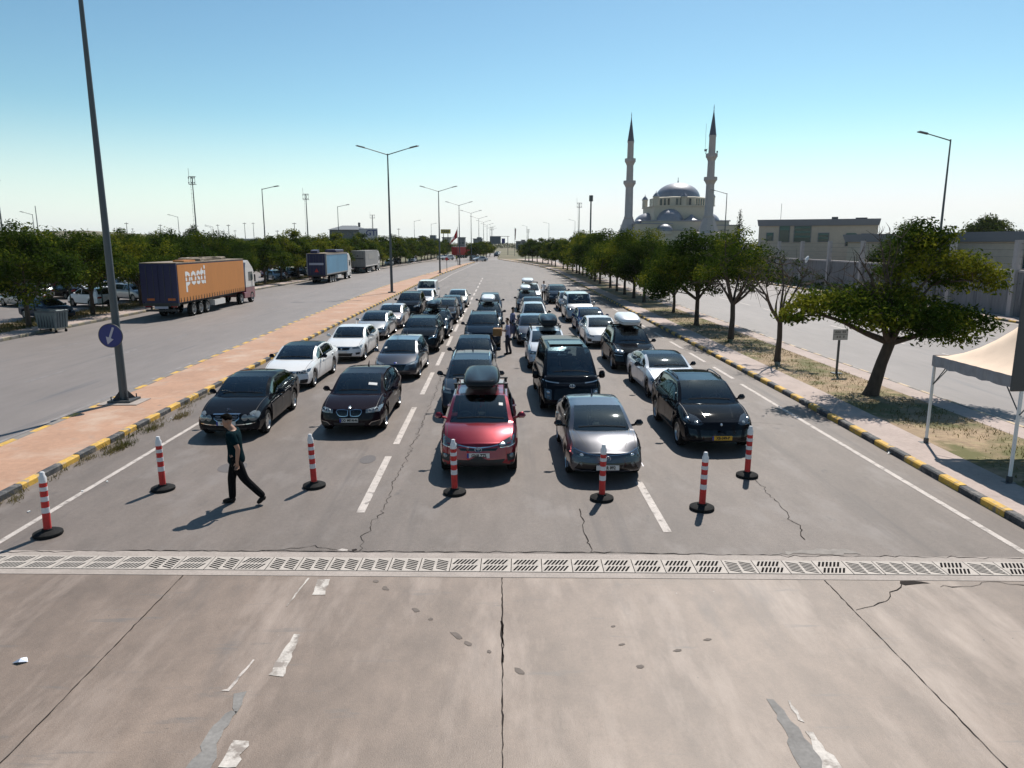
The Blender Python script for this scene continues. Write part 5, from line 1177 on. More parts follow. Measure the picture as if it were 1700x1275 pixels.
# lane 2
gt = bmw_feats(.93,.76,None,LENS)+[('s','bumper_trim',CHROME,[(.55,.33),(.62,.40),(.86,.44)],.014,True)]
car('parked_car','dark brown-black hatchback with twin kidney grille, front of the second lane',-4.32,19.98,'wagon',BLKBR,head=0,feats=gt,plate=('DD MK4646',PLATE,.47,True),yr=3.55,yb=4.55,zd=1.12,H=1.50,zn=.77,suv=False,sticker=(.30,1.50,.26,.10),rim='five',glass=GL,ring=True)
car('parked_car','dark grey hatchback with swept headlamps, second in the second lane',-4.17,28.2,'hatch',GRY,head=-1,feats=[('p','headlamp',LENS,[(.42,.70),(.88,.82)],[(.50,.64),(.86,.69)],'pair'),('s','daytime_lamp',LAMPW,[(.44,.645),(.62,.69),(.80,.76)],.02,True),('p','grille',TRIM,[(-.42,.68),(.42,.68)],[(-.34,.46),(.34,.46)],''),('s','grille_frame',CHROME,[(-.43,.685),(.43,.685)],.014,False),('p','air_intake',PLAST,[(-.6,.38),(.6,.38)],[(-.55,.27),(.55,.27)],''),('d','badge',EUB,0,.735,.06,.025,False)],sticker=(-.62,1.28,.10,.10),ring=True)
gx = G(730,583)
car('parked_car','black sport utility with hooked daytime lamps, third in the second lane',gx[0]-.97,gx[1]-.9,'bigsuv',BLK,feats=nose(1.9,.90,LENSD)+[('s','daytime_lamp',LAMPW,[(.50,.73),(.62,.80),(.86,.80)],.03,True)],rails=TRIM,rim='ten_dark',H=1.62)
gx = G(746.5,561)
car('parked_car','dark blue estate carrying a rounded black roof box',gx[0]-.93,gx[1]-.9,'wagon',DBLUE,feats=nose(1.85,.74,LENS)+[('d','lamp_projector',LAMPW,.60,.68,.08,.05,True)],box=(BOXB,-.1,1.95,.80,.38),rails=TRIM)
gx = G(759.4,537)
car('parked_car','dark hatchback behind the estate with the roof box in the second lane',gx[0]-.92,gx[1]-.9,'suv',DGR,feats=nose(1.85,.86,LENS)+[('d','lamp_projector',LAMPW,.60,.80,.09,.06,True)],H=1.6)
gx = G(768.8,525.6)
car('parked_car','blue-grey hatchback between the dark one and the beige saloon',gx[0]-.92,gx[1]-.9,'hatch',SLATE,feats=nose(1.8,.72,LENS),det=1)
gx = G(773,518.5)
car('parked_car','beige-silver saloon closing the second lane',gx[0]-.90,gx[1]+3.5,'sedan',BEIGE,feats=nose(1.83,.72,LENS),det=1)
# lane 3
rav = [('p','headlamp',LENSD,[(.42,.845),(.88,.985)],[(.50,.775),(.89,.80)],'pair'),('d','lamp_projector',LAMPW,.56,.835,.075,.032,True),('s','daytime_lamp',LAMPW,[(.50,.77),(.70,.765),(.88,.80)],.014,True),
  ('s','grille_trim',CHROME,[(-.46,.83),(-.25,.795),(0,.775),(.25,.795),(.46,.83)],.022,False),('p','grille',TRIM,[(-.46,.76),(.46,.76)],[(-.40,.70),(.40,.70)],''),('p','lower_grille',PLAST,[(-.62,.50),(.62,.50)],[(-.50,.34),(.50,.34)],''),
  ('p','side_intake',PLAST,[(.66,.60),(.86,.62)],[(.68,.44),(.85,.46)],'pair'),('d','fog_lamp',LENS,.77,.56,.05,.05,True),('s','bumper_trim',SIL,[(-.55,.31),(-.40,.275),(.40,.275),(.55,.31)],.02,False),
  ('r','badge',CHROME,0,.735,.075,.05,.008,False),('r','badge',CHROME,0,.75,.022,.035,.006,False),('r','badge',CHROME,0,.765,.05,.02,.006,False)]
car('parked_car','red sport utility with a black roof box at the front of the middle lane',-.54,16.0,'suv',RED,feats=rav,plate=('GJ68 ZZL',PLATE,.60,True),box=(BOXB,.02,2.0,.95,.28),rails=PLAST,drive=1,sticker=(.47,1.50,.10,.10),zn=.86,yc=1.10,glass=GL,nosek=.30,clad=.40)
vit = [('p','headlamp',LENS,[(.56,.93),(.84,.97)],[(.54,.80),(.86,.82)],'pair'),('p','grille',TRIM,[(-.45,.88),(.45,.88)],[(-.42,.74),(.42,.74)],''),('s','grille_frame',CHROME,[(-.45,.885),(.45,.885)],.014,False),('p','lower_grille',PLAST,[(-.6,.52),(.6,.52)],[(-.5,.36),(.5,.36)],''),('t','bonnet_vent',PLAST,[(.50,.82),(.50,1.02)],.07)]
car('parked_car','slate blue sport utility directly behind the red car',-1.02,21.9,'suv',SLATE,feats=vit,W=1.80,zn=.92,zh=1.12,H=1.64,ring=True,glass=GL,mirror_m=TRIM,rails=CHROME)
car('parked_car','dark blue-green saloon, third in the middle lane',-1.15,28.3,'sedan',DBLUE,feats=nose(1.83,.72,LENS),H=1.5)
car('parked_car','black sport utility with low bright lamps, fourth in the middle lane',-.98,36.6,'bigsuv',DBLUE,feats=nose(1.9,.90,LENS)+[('d','lamp_projector',LAMPW,.66,.74,.11,.05,True)],rails=CHROME,W=1.92,H=1.70)
car('parked_car','dark estate carrying a shiny white roof box in the middle lane',-.82,45.4,'wagon',DBLUE,feats=nose(1.85,.74,LENS)+[('d','lamp_projector',LAMPW,.66,.72,.10,.06,True)],box=(BOXW,-.05,2.0,.92,.36),W=1.84)
car('parked_car','dark blue saloon closing the middle lane',-.88,55.0,'wagon',SLATE,feats=nose(1.83,.74,LENS),det=1)
# lane 4
cor = [('p','headlamp',LENSD,[(.36,.66),(.62,.70),(.88,.80)],[(.42,.61),(.66,.60),(.88,.67)],'pair'),('d','lamp_projector',LAMPW,.58,.655,.045,.026,True),('s','grille_trim',CHROME,[(-.88,.80),(-.60,.715),(-.34,.675),(0,.66),(.34,.675),(.60,.715),(.88,.80)],.014,False),
  ('p','lower_grille',TRIM,[(-.62,.50),(.62,.50)],[(-.78,.27),(.78,.27)],''),('s','grille_frame',GRY,[(.88,.32),(.80,.50),(.62,.53),(.22,.525)],.02,True),('r','badge',CHROME,0,.60,.065,.045,.007,False),('r','badge',CHROME,0,.612,.02,.03,.005,False),('r','badge',CHROME,0,.625,.042,.018,.005,False),
  ('t','bonnet_crease',PLAST,[(.44,.28),(.56,.62),(.66,1.12)],.010)]
car('parked_car','grey metallic saloon at the front of the fourth lane, behind a bollard',2.40,15.72,'sedan',GRY,feats=cor,plate=('AER 892',PLATE,.40,False),H=1.435,W=1.78,L=4.63,wb=2.7,fo=.92,zn=.70,yc=1.15,yw=2.12,interior=SEATB,rim='five',ring=True,glass=GL,mirror_m=TRIM,nosek=.30,lean=.14)
sta = [('s','daytime_lamp',LAMPW,[(.42,.965),(.70,.985),(.93,1.03)],.030,True),('s','light_bar',LENSD,[(-.42,.962),(.42,.962)],.016,False),('p','grille',TRIM,[(-.55,.80),(.55,.80)],[(-.60,.46),(.60,.46)],''),('p','headlamp',LENSD,[(.66,.76),(.88,.78)],[(.68,.46),(.88,.50)],'pair'),('d','lamp_projector',LAMPW,.77,.68,.05,.04,True),('d','lamp_projector',LENS,.77,.56,.05,.04,True),
   ('r','badge',LAMPW,0,.885,.085,.047,.010,False),('s','badge_bar',LAMPW,[(-.03,.92),(-.04,.85)],.016,False),('s','badge_bar',LAMPW,[(.04,.92),(.03,.85)],.016,False),('s','badge_bar',LAMPW,[(-.035,.88),(.035,.89)],.014,False)]
c = car('parked_van','tall black people carrier with thin white lamp bars in the fourth lane',2.22,22.55,'staria',BLK,head=1.2,feats=sta,cat='van',mirror_m=BLK,glass=GL,rim='ten_dark')
MB().box((0,-.15,1.975),(1.15,.95,.03),bev=.012).build('sunroof', TRIM, c)
car('parked_car','white crossover with a square dark roof box behind the black people carrier',2.02,30.4,'suv',PEARL,feats=nose(1.8,.84,LENSD,low=.40)+[('d','fog_lamp',LAMPW,.72,.60,.05,.04,True)],box=(BOXB,.12,1.9,.86,.44),rails=PLAST,glass=GLB,H=1.58,W=1.82,mirror_m=TRIM)
car('parked_car','steel grey saloon beside the white crossover in the fourth lane',1.72,38.0,'sedan',GRY,feats=nose(1.83,.72,LENSD),H=1.5)
car('parked_car','pale silver hatchback behind the steel grey saloon',2.10,45.2,'hatch',SIL,feats=nose(1.8,.74,LENS),H=1.58,mirror_m=TRIM)
car('parked_car','blue-grey car mostly hidden behind the pale silver hatchback',2.3,51.0,'sedan',SLATE,feats=nose(1.83,.72,LENS),H=1.5,det=1)
car('parked_car','dark estate with a rounded two-tone roof box near the end of the fourth lane',2.15,57.2,'wagon',DGR,feats=nose(1.85,.74,LENS),box=(BOXW,-.15,1.9,.85,.34),rails=TRIM,det=1)
car('parked_car','white off-roader with a white roof box closing the fourth lane',2.65,64.5,'bigsuv',WPT,feats=nose(1.9,.9,LENS),box=(BOXW,-.2,1.9,1.1,.34),det=1)
# lane 5
mac = [('p','headlamp',LENSD,[(.44,.79),(.60,.93),(.86,.985)],[(.52,.74),(.70,.735),(.90,.80)],'pair'),('d','lamp_projector',LENS,.62,.80,.05,.035,True),('d','lamp_projector',LAMPW,.80,.87,.035,.03,True),('p','grille',TRIM,[(-.55,.62),(.55,.62)],[(-.50,.40),(.50,.40)],''),('p','side_intake',TRIM,[(.62,.62),(.92,.66)],[(.60,.40),(.88,.42)],'pair'),
  ('d','badge',LAMPW,0,.765,.03,.035,False),('t','bonnet_crease',TRIM,[(.36,.30),(.42,.70),(.54,1.25)],.010)]
car('parked_car','black sport utility with a yellow number plate at the front of the right lane',5.70,18.05,'macan',BLK,feats=mac,plate=('XB-349-P',PLY,.44,True),rails=TRIM,rim='five',roofm=TRIM,mirror_m=TRIM,head=0)
car('parked_car','silver-white coupe with black roof behind the black sport utility',6.02,24.35,'coupe',PEARL,head=2.0,roofm=TRIM,feats=bmw_feats(.93,.70,None),mirror_m=TRIM,glass=GL,L=4.68)
cay = [('p','headlamp',LENS,[(.50,.84),(.66,.98),(.88,1.0)],[(.54,.78),(.74,.77),(.90,.82)],'pair'),('d','lamp_projector',LAMPW,.62,.87,.06,.05,True),('d','lamp_projector',LAMPW,.78,.89,.06,.05,True),('p','grille',TRIM,[(-.45,.66),(.45,.66)],[(-.40,.44),(.40,.44)],''),('p','side_intake',TRIM,[(.55,.66),(.92,.68)],[(.55,.46),(.88,.46)],'pair'),('s','daytime_lamp',LAMPW,[(.58,.70),(.90,.72)],.020,True),('d','badge',LAMPW,0,.80,.03,.035,False),('s','number_plate_bracket',PLAST,[(-.25,.50),(.25,.50)],.09,False)]
car('parked_car','black sport utility carrying a large white roof box, third in the right lane',5.72,30.1,'macan',BLK,feats=cay,box=(BOXW,.05,2.15,1.0,.42),L=4.85,H=1.68,rails=TRIM,mirror_m=TRIM,glass=GL,zn=.84)
tes = [('p','headlamp',LENS,[(.55,.66),(.88,.74)],[(.52,.60),(.88,.62)],'pair'),('p','air_intake',TRIM,[(-.66,.40),(.66,.40)],[(-.60,.28),(.60,.28)],''),('d','badge',SIL,0,.63,.02,.03,False),('p','side_intake',TRIM,[(.66,.50),(.88,.54)],[(.66,.34),(.86,.36)],'pair')]
car('parked_car','white saloon with dark mouth-like lower grille, left of the white roof box',5.35,37.2,'sedan',WPT,feats=tes,glass=GL,H=1.46,zn=.70)
aud = nose(1.83,.74,LENSD)+[('s','daytime_lamp',LAMPW,[(.52,.72),(.66,.665),(.90,.70)],.035,True)]
gx = G(957.4,554.4)
car('parked_car','dark blue saloon with bright stepped daytime lamps, fifth in the right lane',gx[0]+.92,gx[1]-.9,'exec',NAVY,feats=aud,rim='five')
gx = G(938.2,533.8)
car('parked_van','pale silver boxy minibus, sixth in the right lane',gx[0]+.97,gx[1]-.9,'van',SIL,feats=nose(1.9,.98,LENSD),cat='van',zh=1.25,yc=1.0,yw=1.55)
gx = G(926,516)
car('parked_car','grey hatchback peeping out left of the silver minibus',gx[0]+.92,gx[1]-.9,'hatch',GRY,feats=nose(1.8,.72,LENS),det=1)
car('parked_car','blue-grey estate closing the right lane',5.15,65.0,'suv',SLATE,feats=nose(1.83,.74,LENS),det=1,H=1.6)
# far traffic
T = 'far traffic'
def simple(name, label, x, y, shape, pm, head, group, cat='car', **k): return car(name, label, x, y, shape, pm, head=head, det=k.pop('det',0), group=group, cat=cat, feats=k.pop('feats', nose(1.83,.72 if shape in ('sedan','hatch','exec','wagon') else .9,LENS)), **k)
simple('car','white patrol car turning at the far end of the median',-6.3,214,'sedan',WPT,-60,T,roofm=NAVY)
simple('car','white car standing beside the small round sign on the far left road',-19.5,236,'sedan',WPT,20,T)
simple('car','white car half hidden behind the second median lamp',-17.0,231,'suv',WPT,-40,T)
simple('car','dark car approaching below the gantry sign',-1.9,282,'suv',BLK,0,T)
simple('car','pale car behind the dark one below the gantry sign',-1.6,325,'suv',SIL,0,T)
simple('car','dark car queued beside the last post on the median tip',-8.6,222,'suv',DGR,10,T); simple('car','white car behind the median tip beside the trees',-7.9,236,'hatch',WPT,10,T)
# parked in the car park on the left
Pk = 'cars in the car park behind the left trees'
lot = [(48,534,'hatch',SLATE,62,'slate blue hatchback nearest to the bin, behind the first tree'),(128,513,'suv',WPT,240,'white sport utility seen from behind, between the first two trees'),(152,493,'hatch',WPT,225,'white hatchback behind the white sport utility'),(200,503,'suv',SIL,60,'silver sport utility beside the thick lamp post'),
 (8,512,'sedan',SIL,240,'silver saloon at the left edge of the picture'),(14,492,'hatch',WPT,50,'white hatchback far left behind the silver saloon'),(88,498,'sedan',BLK,240,'black saloon left of the white sport utility'),(178,480,'suv',WPT,225,'tall white car in the second rank behind the second tree'),(113,481,'hatch',NAVY,50,'blue car deep in the car park'),(62,486,'wagon',DGR,235,'dark estate deep in the car park at the left'),
 (85,476,'sedan',WPT,50,'white saloon third rank behind the first tree'),(436,461,'sedan',MAROON,15,'dark red car right of the orange lorry cab'),(450,466,'hatch',SKYB,40,'pale blue hatchback right of the orange lorry cab'),(476,463,'suv',BLK,30,'black tall car under the trees left of the blue lorry'),(492,459,'suv',DGR,20,'dark sport utility hidden by a trunk left of the blue lorry'),
 (507,456,'van',WPT,20,'white van just left of the blue lorry'),(462,458,'hatch',WPT,200,'white car behind the pale blue hatchback'),(644,441,'hatch',WPT,0,'white car just right of the grey lorry'),(656,439,'suv',BLK,0,'black car right of the grey lorry'),(683,436,'van',PEARL,0,'pale van among the trunks right of the grey lorry'),(45,473,'suv',WPT,220,'white car in the fourth rank of the car park'),(135,470,'sedan',SIL,50,'silver car in the fourth rank of the car park'),(222,489,'hatch',DGR,230,'dark hatchback between the lamp post and the orange lorry'),(208,478,'van',WPT,230,'white van roof showing beside the lamp post'),(105,488,'wagon',WPT,50,'long white estate in the second rank behind the black saloon'),(30,500,'suv',SIL,240,'silver tall car between the two leftmost saloons'),(165,488,'sedan',NAVY,50,'navy saloon beside the tall white car'),(60,478,'hatch',SKYB,235,'pale blue hatchback in the third rank left of the estate'),(190,487,'suv',WPT,230,'white tall car just left of the lamp post'),(5,478,'van',WPT,50,'white van at the far left of the third rank'),(150,474,'hatch',MAROON,230,'dark red hatchback in the fourth rank'),(100,470,'suv',SIL,50,'silver tall car at the back of the car park'),(28,480,'sedan',BLK,50,'black saloon in the third rank at the far left')]
lot = [(*G(a, b), c_, d_, e_, f_) for a, b, c_, d_, e_, f_ in lot]
for x, y, sh, pm, hd, lab in lot: simple('parked_car', lab, x, y, sh, pm, hd, Pk, det=1, cat='car')
# ---------------------------------------------------------------- lorries
CURT = mat('orange_curtain', (.52,.20,.045), .6, noise=[(.35,.07,(1,1,.3)),(3,.05,(1,1,.2))], bump=.15, bscale=3); NAVYD = mat('navy_doors', (.010,.012,.062), .5); CURB = mat('blue_curtain', (.10,.24,.36), .6, noise=[(.3,.15,(1,1,.4)),(3,.06,one)]); BOXG = mat('grey_box_body', (.27,.26,.25), .6, noise=[(.6,.08,one)])
CABW = mat('cab_white', (.62,.60,.57), .35, coat=.5); CABR = mat('cab_red', (.16,.012,.03), .35, coat=.5); FRAME = mat('trailer_frame', (.03,.03,.032), .6); MARKO = mat('orange_reflector', (.50,.12,.02), .4); TARP = mat('folded_tarp', (.25,.20,.15), .9, noise=[(3,.3,one)])
def lorry(label, x, y, rear_m, side_m, cab_m, low_m, head=0, text=None, kind=1, Lt=13.6):
    'origin: rear right corner on the ground, driving towards +Y'
    e = empty('lorry', (x, y, 0), R_(head), label, 'lorry', 'lorries parked along the left kerb'); w_ = 2.55; cx = -w_/2
    b = MB(); b.box((cx, Lt/2, 2.55), (w_, Lt, 2.8)); b.build('trailer_body', BOXG if kind == 3 else rear_m, e)
    MB().box((.012, Lt/2, 2.52), (.03, Lt-.22, 2.66)).build('curtain', side_m, e)
    MB().box((cx, Lt/2, 3.975), (w_+.05, Lt+.03, .07)).build('roof', TARP if kind < 3 else CABW, e)
    for xx in (-w_+.05,-.05): MB().box((xx, -.03, 2.55), (.12,.08,2.8)).build('corner_post', rear_m if kind != 2 else BOXG, e)
    for k in (0,1):
        d = MB().box((cx+(-1 if k else 1)*w_*.24, -.035, 2.55), (w_*.44,.05,2.62)).build('rear_door', rear_m, e)
        for q in (-.3,.3): MB().tube([(cx+(-1 if k else 1)*w_*.24+q*.8, -.08, 1.3),(cx+(-1 if k else 1)*w_*.24+q*.8,-.08,3.8)], .018, 5).build('lock_rod', STEELD if kind < 3 else STEEL, d)
    if kind == 1:
        mb = MB()
        for xx in (-w_*.76,-w_*.18): mb.box((xx,-.075,1.42),(.52,.02,.16))
        mb.build('reflector', MARKO, e); mb = MB(); n = 26
        for k in range(n): mb.box((.04, .35+k*(Lt-.7)/(n-1), 1.34), (.012,.05,.34)); mb.box((.05, .35+k*(Lt-.7)/(n-1), 1.30), (.02,.16,.04))
        mb.build('curtain_strap', FRAME, e)
        mb = MB(); text_mb(mb, 'posti', 2.05, Matrix.Translation((.034, 3.15, 2.98)) @ Matrix.Rotation(R_(90),4,'Z') @ Matrix.Rotation(R_(90),4,'X'), bold=.045, extr=.003, sx=.92); t_ = mb.build('lettering', WHITEP, e)
        mb = MB(); 
        for zz in (2.95,2.62): mb.box((.041,3.15,zz),(.006,3.9,.055))
        mb.build('letter_slits', side_m, t_)
        mb = MB(); r = random.Random(1)
        for k in range(16): mb.box((cx+r.uniform(-.8,.8), r.uniform(4.6,11.6), 4.06+r.random()*.12), (r.uniform(.4,1.2), r.uniform(.6,2), .12), rz=r.uniform(-.3,.3), rx=r.uniform(-.1,.1))
        mb.build('roof_tarpaulin', TARP, e); MB().box((-.5,2.6,4.07),(.8,2.0,.14)).build('roof_plank', CURT, e)
    if kind == 2:
        mb = MB(); mb.box((cx,-.09,2.62),(1.9,.02,.28)); mb.build('panel_band', LGREY, e)
        mb = MB().prism([(0,.3),(.28,-.2),(-.28,-.2)], 0, .02, M=Matrix.Translation((cx,-.09,1.75)) @ Matrix.Rotation(R_(90),4,'X')); mb.build('red_triangle', MARKO if 0 else bpy.data.materials['red_plastic'], e)
        mb = MB(); mb.box((cx-.5,1.5,4.2),(.9,1.2,.45),rx=.1); mb.box((cx+.3,Lt-4,4.25),(1.6,5,.4),bev=.1); mb.build('roof_tarpaulin', NAVYD, e); MB().box((.03,Lt/2,1.25),(.04,Lt-.1,.14)).build('side_rail', BOXG, e)
        mb = MB(); mb.box((.035,.12,2.52),(.04,.22,2.7)); mb.box((.035,Lt/2,3.85),(.04,Lt,.12)); mb.build('side_frame', BOXG, e)
    if kind == 3:
        mb = MB(); mb.box((.045,Lt*.45,2.9),(.01,Lt*.45,1.0)); mb.build('faded_panel', FARB, e)
        mb = MB(); text_mb(mb, 'EKOL TRANS', .33, Matrix.Translation((cx,-.085,2.35)) @ Matrix.Rotation(R_(90),4,'X'), bold=.01) if 0 else mb.box((cx,-.09,2.6),(2.0,.02,.16)); mb.build('dark_stripe', FRAME, e)
        MB().prism([(-.2,-.1),(.2,-.1),(.1,.12),(-.05,.04)],0,.02,M=Matrix.Translation((cx-.1,-.08,3.1)) @ Matrix.Rotation(R_(90),4,'X')).build('dark_emblem', FRAME, e)
        MB().box((.03,Lt/2,1.28),(.04,Lt,.16)).build('side_rail', CABW, e)
    mb = MB(); mb.box((cx, Lt/2, 1.02), (1.1, Lt-.3, .26)); mb.box((cx, .12, .62), (2.3,.12,.14)); mb.box((cx-.8,.2,.85),(.1,.1,.5)); mb.box((cx+.8,.2,.85),(.1,.1,.5)); mb.box((cx,.05,1.06),(w_,.2,.2)); mb.build('chassis', FRAME, e)
    for xx in (-w_+.35,-.35): MB().box((xx,.02,.92),(.42,.06,.13)).build('tail_lamp', TAIL, e)
    if kind == 1: 
        pb = MB().box((cx,.0,.84),(.95,.03,.17)).build('number_plate', LGREY, e)
    MB().box((-.08, 7.2, .72), (.5,2.2,.42)).build('pallet_box', CABW if kind < 3 else FARB, e)
    tm, rm = wheel_mesh(.50, 'steel')
    for y_ in (2.6,3.9,5.2,Lt-1.0+.2):
        for xx, rz in ((-.22,0),(-w_+.22,math.pi)): w1 = link('wheel', tm, e, (xx, y_, .50), (0,0,rz)); link('rim', rm, w1); w1.scale = (1.5,1,1)
    yc = Lt+1.15
    cab = MB(); pr = [(0,.55),(0,3.0),(.15,3.75),(.55,3.95),(.75,3.95),(1.9,3.15),(2.15,2.9),(2.28,1.9),(2.35,.95),(2.35,.45),(2.2,.4),(.1,.4)]
    low = [p for p in pr]
    def sect(P, x0, x1, m): cab.add([(x0, yc-.75+a, z) for a, z in P]+[(x1, yc-.75+a, z) for a, z in P], [tuple(range(len(P))), tuple(range(len(P), 2*len(P)))[::-1]]+[(i, len(P)+i, len(P)+(i+1)%len(P), (i+1)%len(P)) for i in range(len(P))], m)
    sect([(0,1.45),(0,3.0),(.2,3.65),(.6,3.85),(.85,3.85),(1.9,3.2),(2.15,2.95),(2.28,1.9),(2.33,1.45)], -w_+.03, -.03, 0); sect([(0,.55),(0,1.45),(2.33,1.45),(2.37,.95),(2.35,.45),(2.2,.42)], -w_+.05, -.05, 1)
    cb = cab.build('cab', [cab_m, low_m], e)
    MB().prism([(.75,0),(1.75,0),(1.95,.15),(1.85,.8),(.8,.8)], 0, .02, M=Matrix.Translation((-.035,yc-.75,2.0)) @ Matrix.Rotation(R_(90),4,'Z') @ Matrix.Rotation(R_(90),4,'X')).build('side_window', WIN, cb)
    MB().box((cx, yc+1.52, 2.35), (2.2,.05,.85), rx=R_(-6)).build('windscreen', WIN, cb); MB().box((.13, yc+1.25, 2.2), (.14,.12,.7), bev=.04).build('mirror', FRAME, cb)
    for y_ in (Lt+1.95,):
        for xx, rz in ((-.2,0),(-w_+.2,math.pi)): w1 = link('wheel', tm, e, (xx, y_, .50), (0,0,rz)); link('rim', rm, w1); w1.scale = (1.4,1,1)
    MB().box((-.15, Lt+.5-.1, .75), (.25,1.0,.55), bev=.05).build('fuel_tank', low_m, e)
    return e
lorry('lorry with an orange curtain lettered posti and dark blue rear doors', -23.05, 52.2, NAVYD, CURT, CABW, CABR, kind=1)
lorry('lorry with a pale blue curtain and navy rear behind the orange one', -23.35, 98.0, NAVYD, CURB, CABW, CABW, kind=2)
lorry('lorry with a plain grey box body, farthest of the parked row', -24.3, 131.5, BOXG, BOXG, CABW, FARB, kind=3, Lt=13.2)
b = lorry('red bodied lorry standing under the border gate far away', -15.6, 262, bpy.data.materials['red_plastic'], bpy.data.materials['red_plastic'], NAVYD, NAVYD, kind=4, head=-35, Lt=9)
# ---------------------------------------------------------------- bollards
def bollard_proto():
    mb = MB(); mb.lathe([(.001,0),(.245,0),(.255,.02),(.25,.06),(.20,.085),(.10,.10),(.09,.13),(.001,.13)], 28); base = mb.mesh('base', RUBBER, 40)
    bands = []; zs = [.12,.44,.545,.665,.755,.855,.94,1.02]
    post = MB(); post.lathe([(.068,.12),(.065,1.03)], 20); post.lathe([(.066,1.02),(.066,1.12),(.045,1.16),(.042,1.21),(.03,1.225),(.001,1.225)], 20, m=1); pm_ = post.mesh('post', [REDP, WHT], 50)
    bm_ = []
    for a, b in ((.44,.545),(.665,.755),(.865,.94)): m = MB(); m.lathe([(.0705,a),(.0700,b)], 20); m.lathe([(.066,a),(.0705,a)], 20); m.lathe([(.070,b),(.066,b)], 20); bm_.append(m.mesh('band', REFL, 50))
    return base, pm_, bm_
bb_, bp_, bn_ = bollard_proto()
BL = [(80,888,'red and white bollard farthest left, near the drain'),(271,813,'red and white bollard left of the walking man'),(522,808,'red and white bollard between the walking man and the red car'),(755,819,'red and white bollard in front of the red car'),(999,829,'red and white bollard in front of the grey saloon'),(1165,845,'red and white bollard standing alone, right of the grey saloon'),(1240,791,'red and white bollard at the corner of the black sport utility')]
for i, (x, y, lab) in enumerate(BL):
    gx = G(x, y); e = empty('bollard', (gx[0], gx[1], .001), i*.7, lab, 'bollard', 'red and white bollards across the lanes'); link('base', bb_, e)
    p = link('post', bp_, e, rot=(R_(-1.0+wnoise(i,2)), R_(wnoise(i+3,3)), 0))
    for b in bn_: link('band', b, p)
# ---------------------------------------------------------------- rubbish bin
gx = G(78,553); e = empty('wheeled_bin', (gx[0]+.1, gx[1]+.5, 0), R_(-12), 'grey metal waste container on wheels at the left kerb', 'bin')
BING = mat('bin_grey', (.13,.155,.16), .55, metal=.2, noise=[(3,.2,one)])
MB().box((0,0,.78), (1.25,.95,1.0), taper=1.12).build('container', BING, e)
mb = MB()
for k in range(6): mb.box((-.5+.2*k,-.51,.78),(.05,.06,.9), rx=R_(-4))
for k in range(4): mb.box((.66,-.3+.2*k,.78),(.06,.05,.9), ry=R_(4))
mb.box((0,0,1.28),(1.46,1.12,.07)); mb.build('rib', STEEL, e); MB().box((0,.1,1.34),(1.4,.95,.06), bev=.02).build('lid', BING, e)
for sx in (-.5,.5):
    for sy in (-.35,.35):
        l = MB().tube([(sx,sy,.32),(sx*1.1,sy*1.1,.14)], .03, 5).build('leg', STEELD, e); MB().lathe([(.03,-.03),(.09,-.03),(.09,.03),(.03,.03)], 12, Matrix.Translation((sx*1.1,sy*1.1,.09)) @ Matrix.Rotation(R_(90),4,'Y')).build('caster', TYRE, l)
# ---------------------------------------------------------------- car park fence posts
for i, yy in enumerate([42,46.5,51,55.5,60,64.5,69,73.5,84,90,96,102,108]):
    x = interp(LK, yy)-4.6; e = empty('fence_post', (x, yy, .1), 0, '%s thin dark green fence post along the car park, from the left' % ordn(i+1), 'post', 'fence posts along the car park'); MB().tube([(0,0,0),(0,0,2.3)], .045, 6).build('pole', mat('green_post', (.02,.045,.035), .6) if i == 0 else bpy.data.materials['green_post'], e)
# ---------------------------------------------------------------- small signs
x, y = G(1388,625); e = empty('information_sign', (x, y, .12), R_(4), 'small grey sign with dark unreadable lettering on a dark post under the trees', 'sign')
MB().box((0,0,.9),(.07,.07,1.8)).build('post', STEELD, e); MB().box((0,0,.02),(.35,.35,.04)).build('foot', STEELD, e)
b_ = MB().box((0,-.06,1.62),(.62,.03,.44)).build('panel', mat('sign_white', (.45,.45,.44), .6), e)
mb = MB(); Mx = Matrix.Rotation(R_(90),4,'X')
for x_, z in ((-.2,1.72),(-.12,1.72),(-.04,1.72),(.10,1.735),(.18,1.735),(-.13,1.53),(-.02,1.53),(.14,1.535)): mb.box((x_,-.077,z),(.055,.004,.08)); mb.box((x_,-.080,z),(.02,.004,.05), 1)
mb.box((0,-.077,1.63),(.58,.004,.012))
mb.build('lettering', [INK, bpy.data.materials['sign_white']], b_)
x, y = G(742,452); e = empty('round_road_sign', (x, y, .14), 0, 'small round red sign on a thin post on the far median', 'road sign')
MB().tube([(0,0,0),(0,0,2.5)], .05, 6).build('post', STEEL, e); MB().lathe([(.001,0),(.3,0)], 20, Matrix.Translation((0,-.06,2.3)) @ Matrix.Rotation(R_(90),4,'X')).build('disc', REDP, e)
x, y = G(764,441); e = empty('stop_sign', (x-.05, y-.4, .14), 0, 'dark round sign low on the third median lamp post', 'road sign'); MB().lathe([(.001,0),(.32,0)], 20, Matrix.Translation((0,0,2.6)) @ Matrix.Rotation(R_(90),4,'X')).build('disc', MAROON, e); MB().tube([(0,.05,0),(0,.05,2.6)], .04, 5).build('post', STEELD, e)
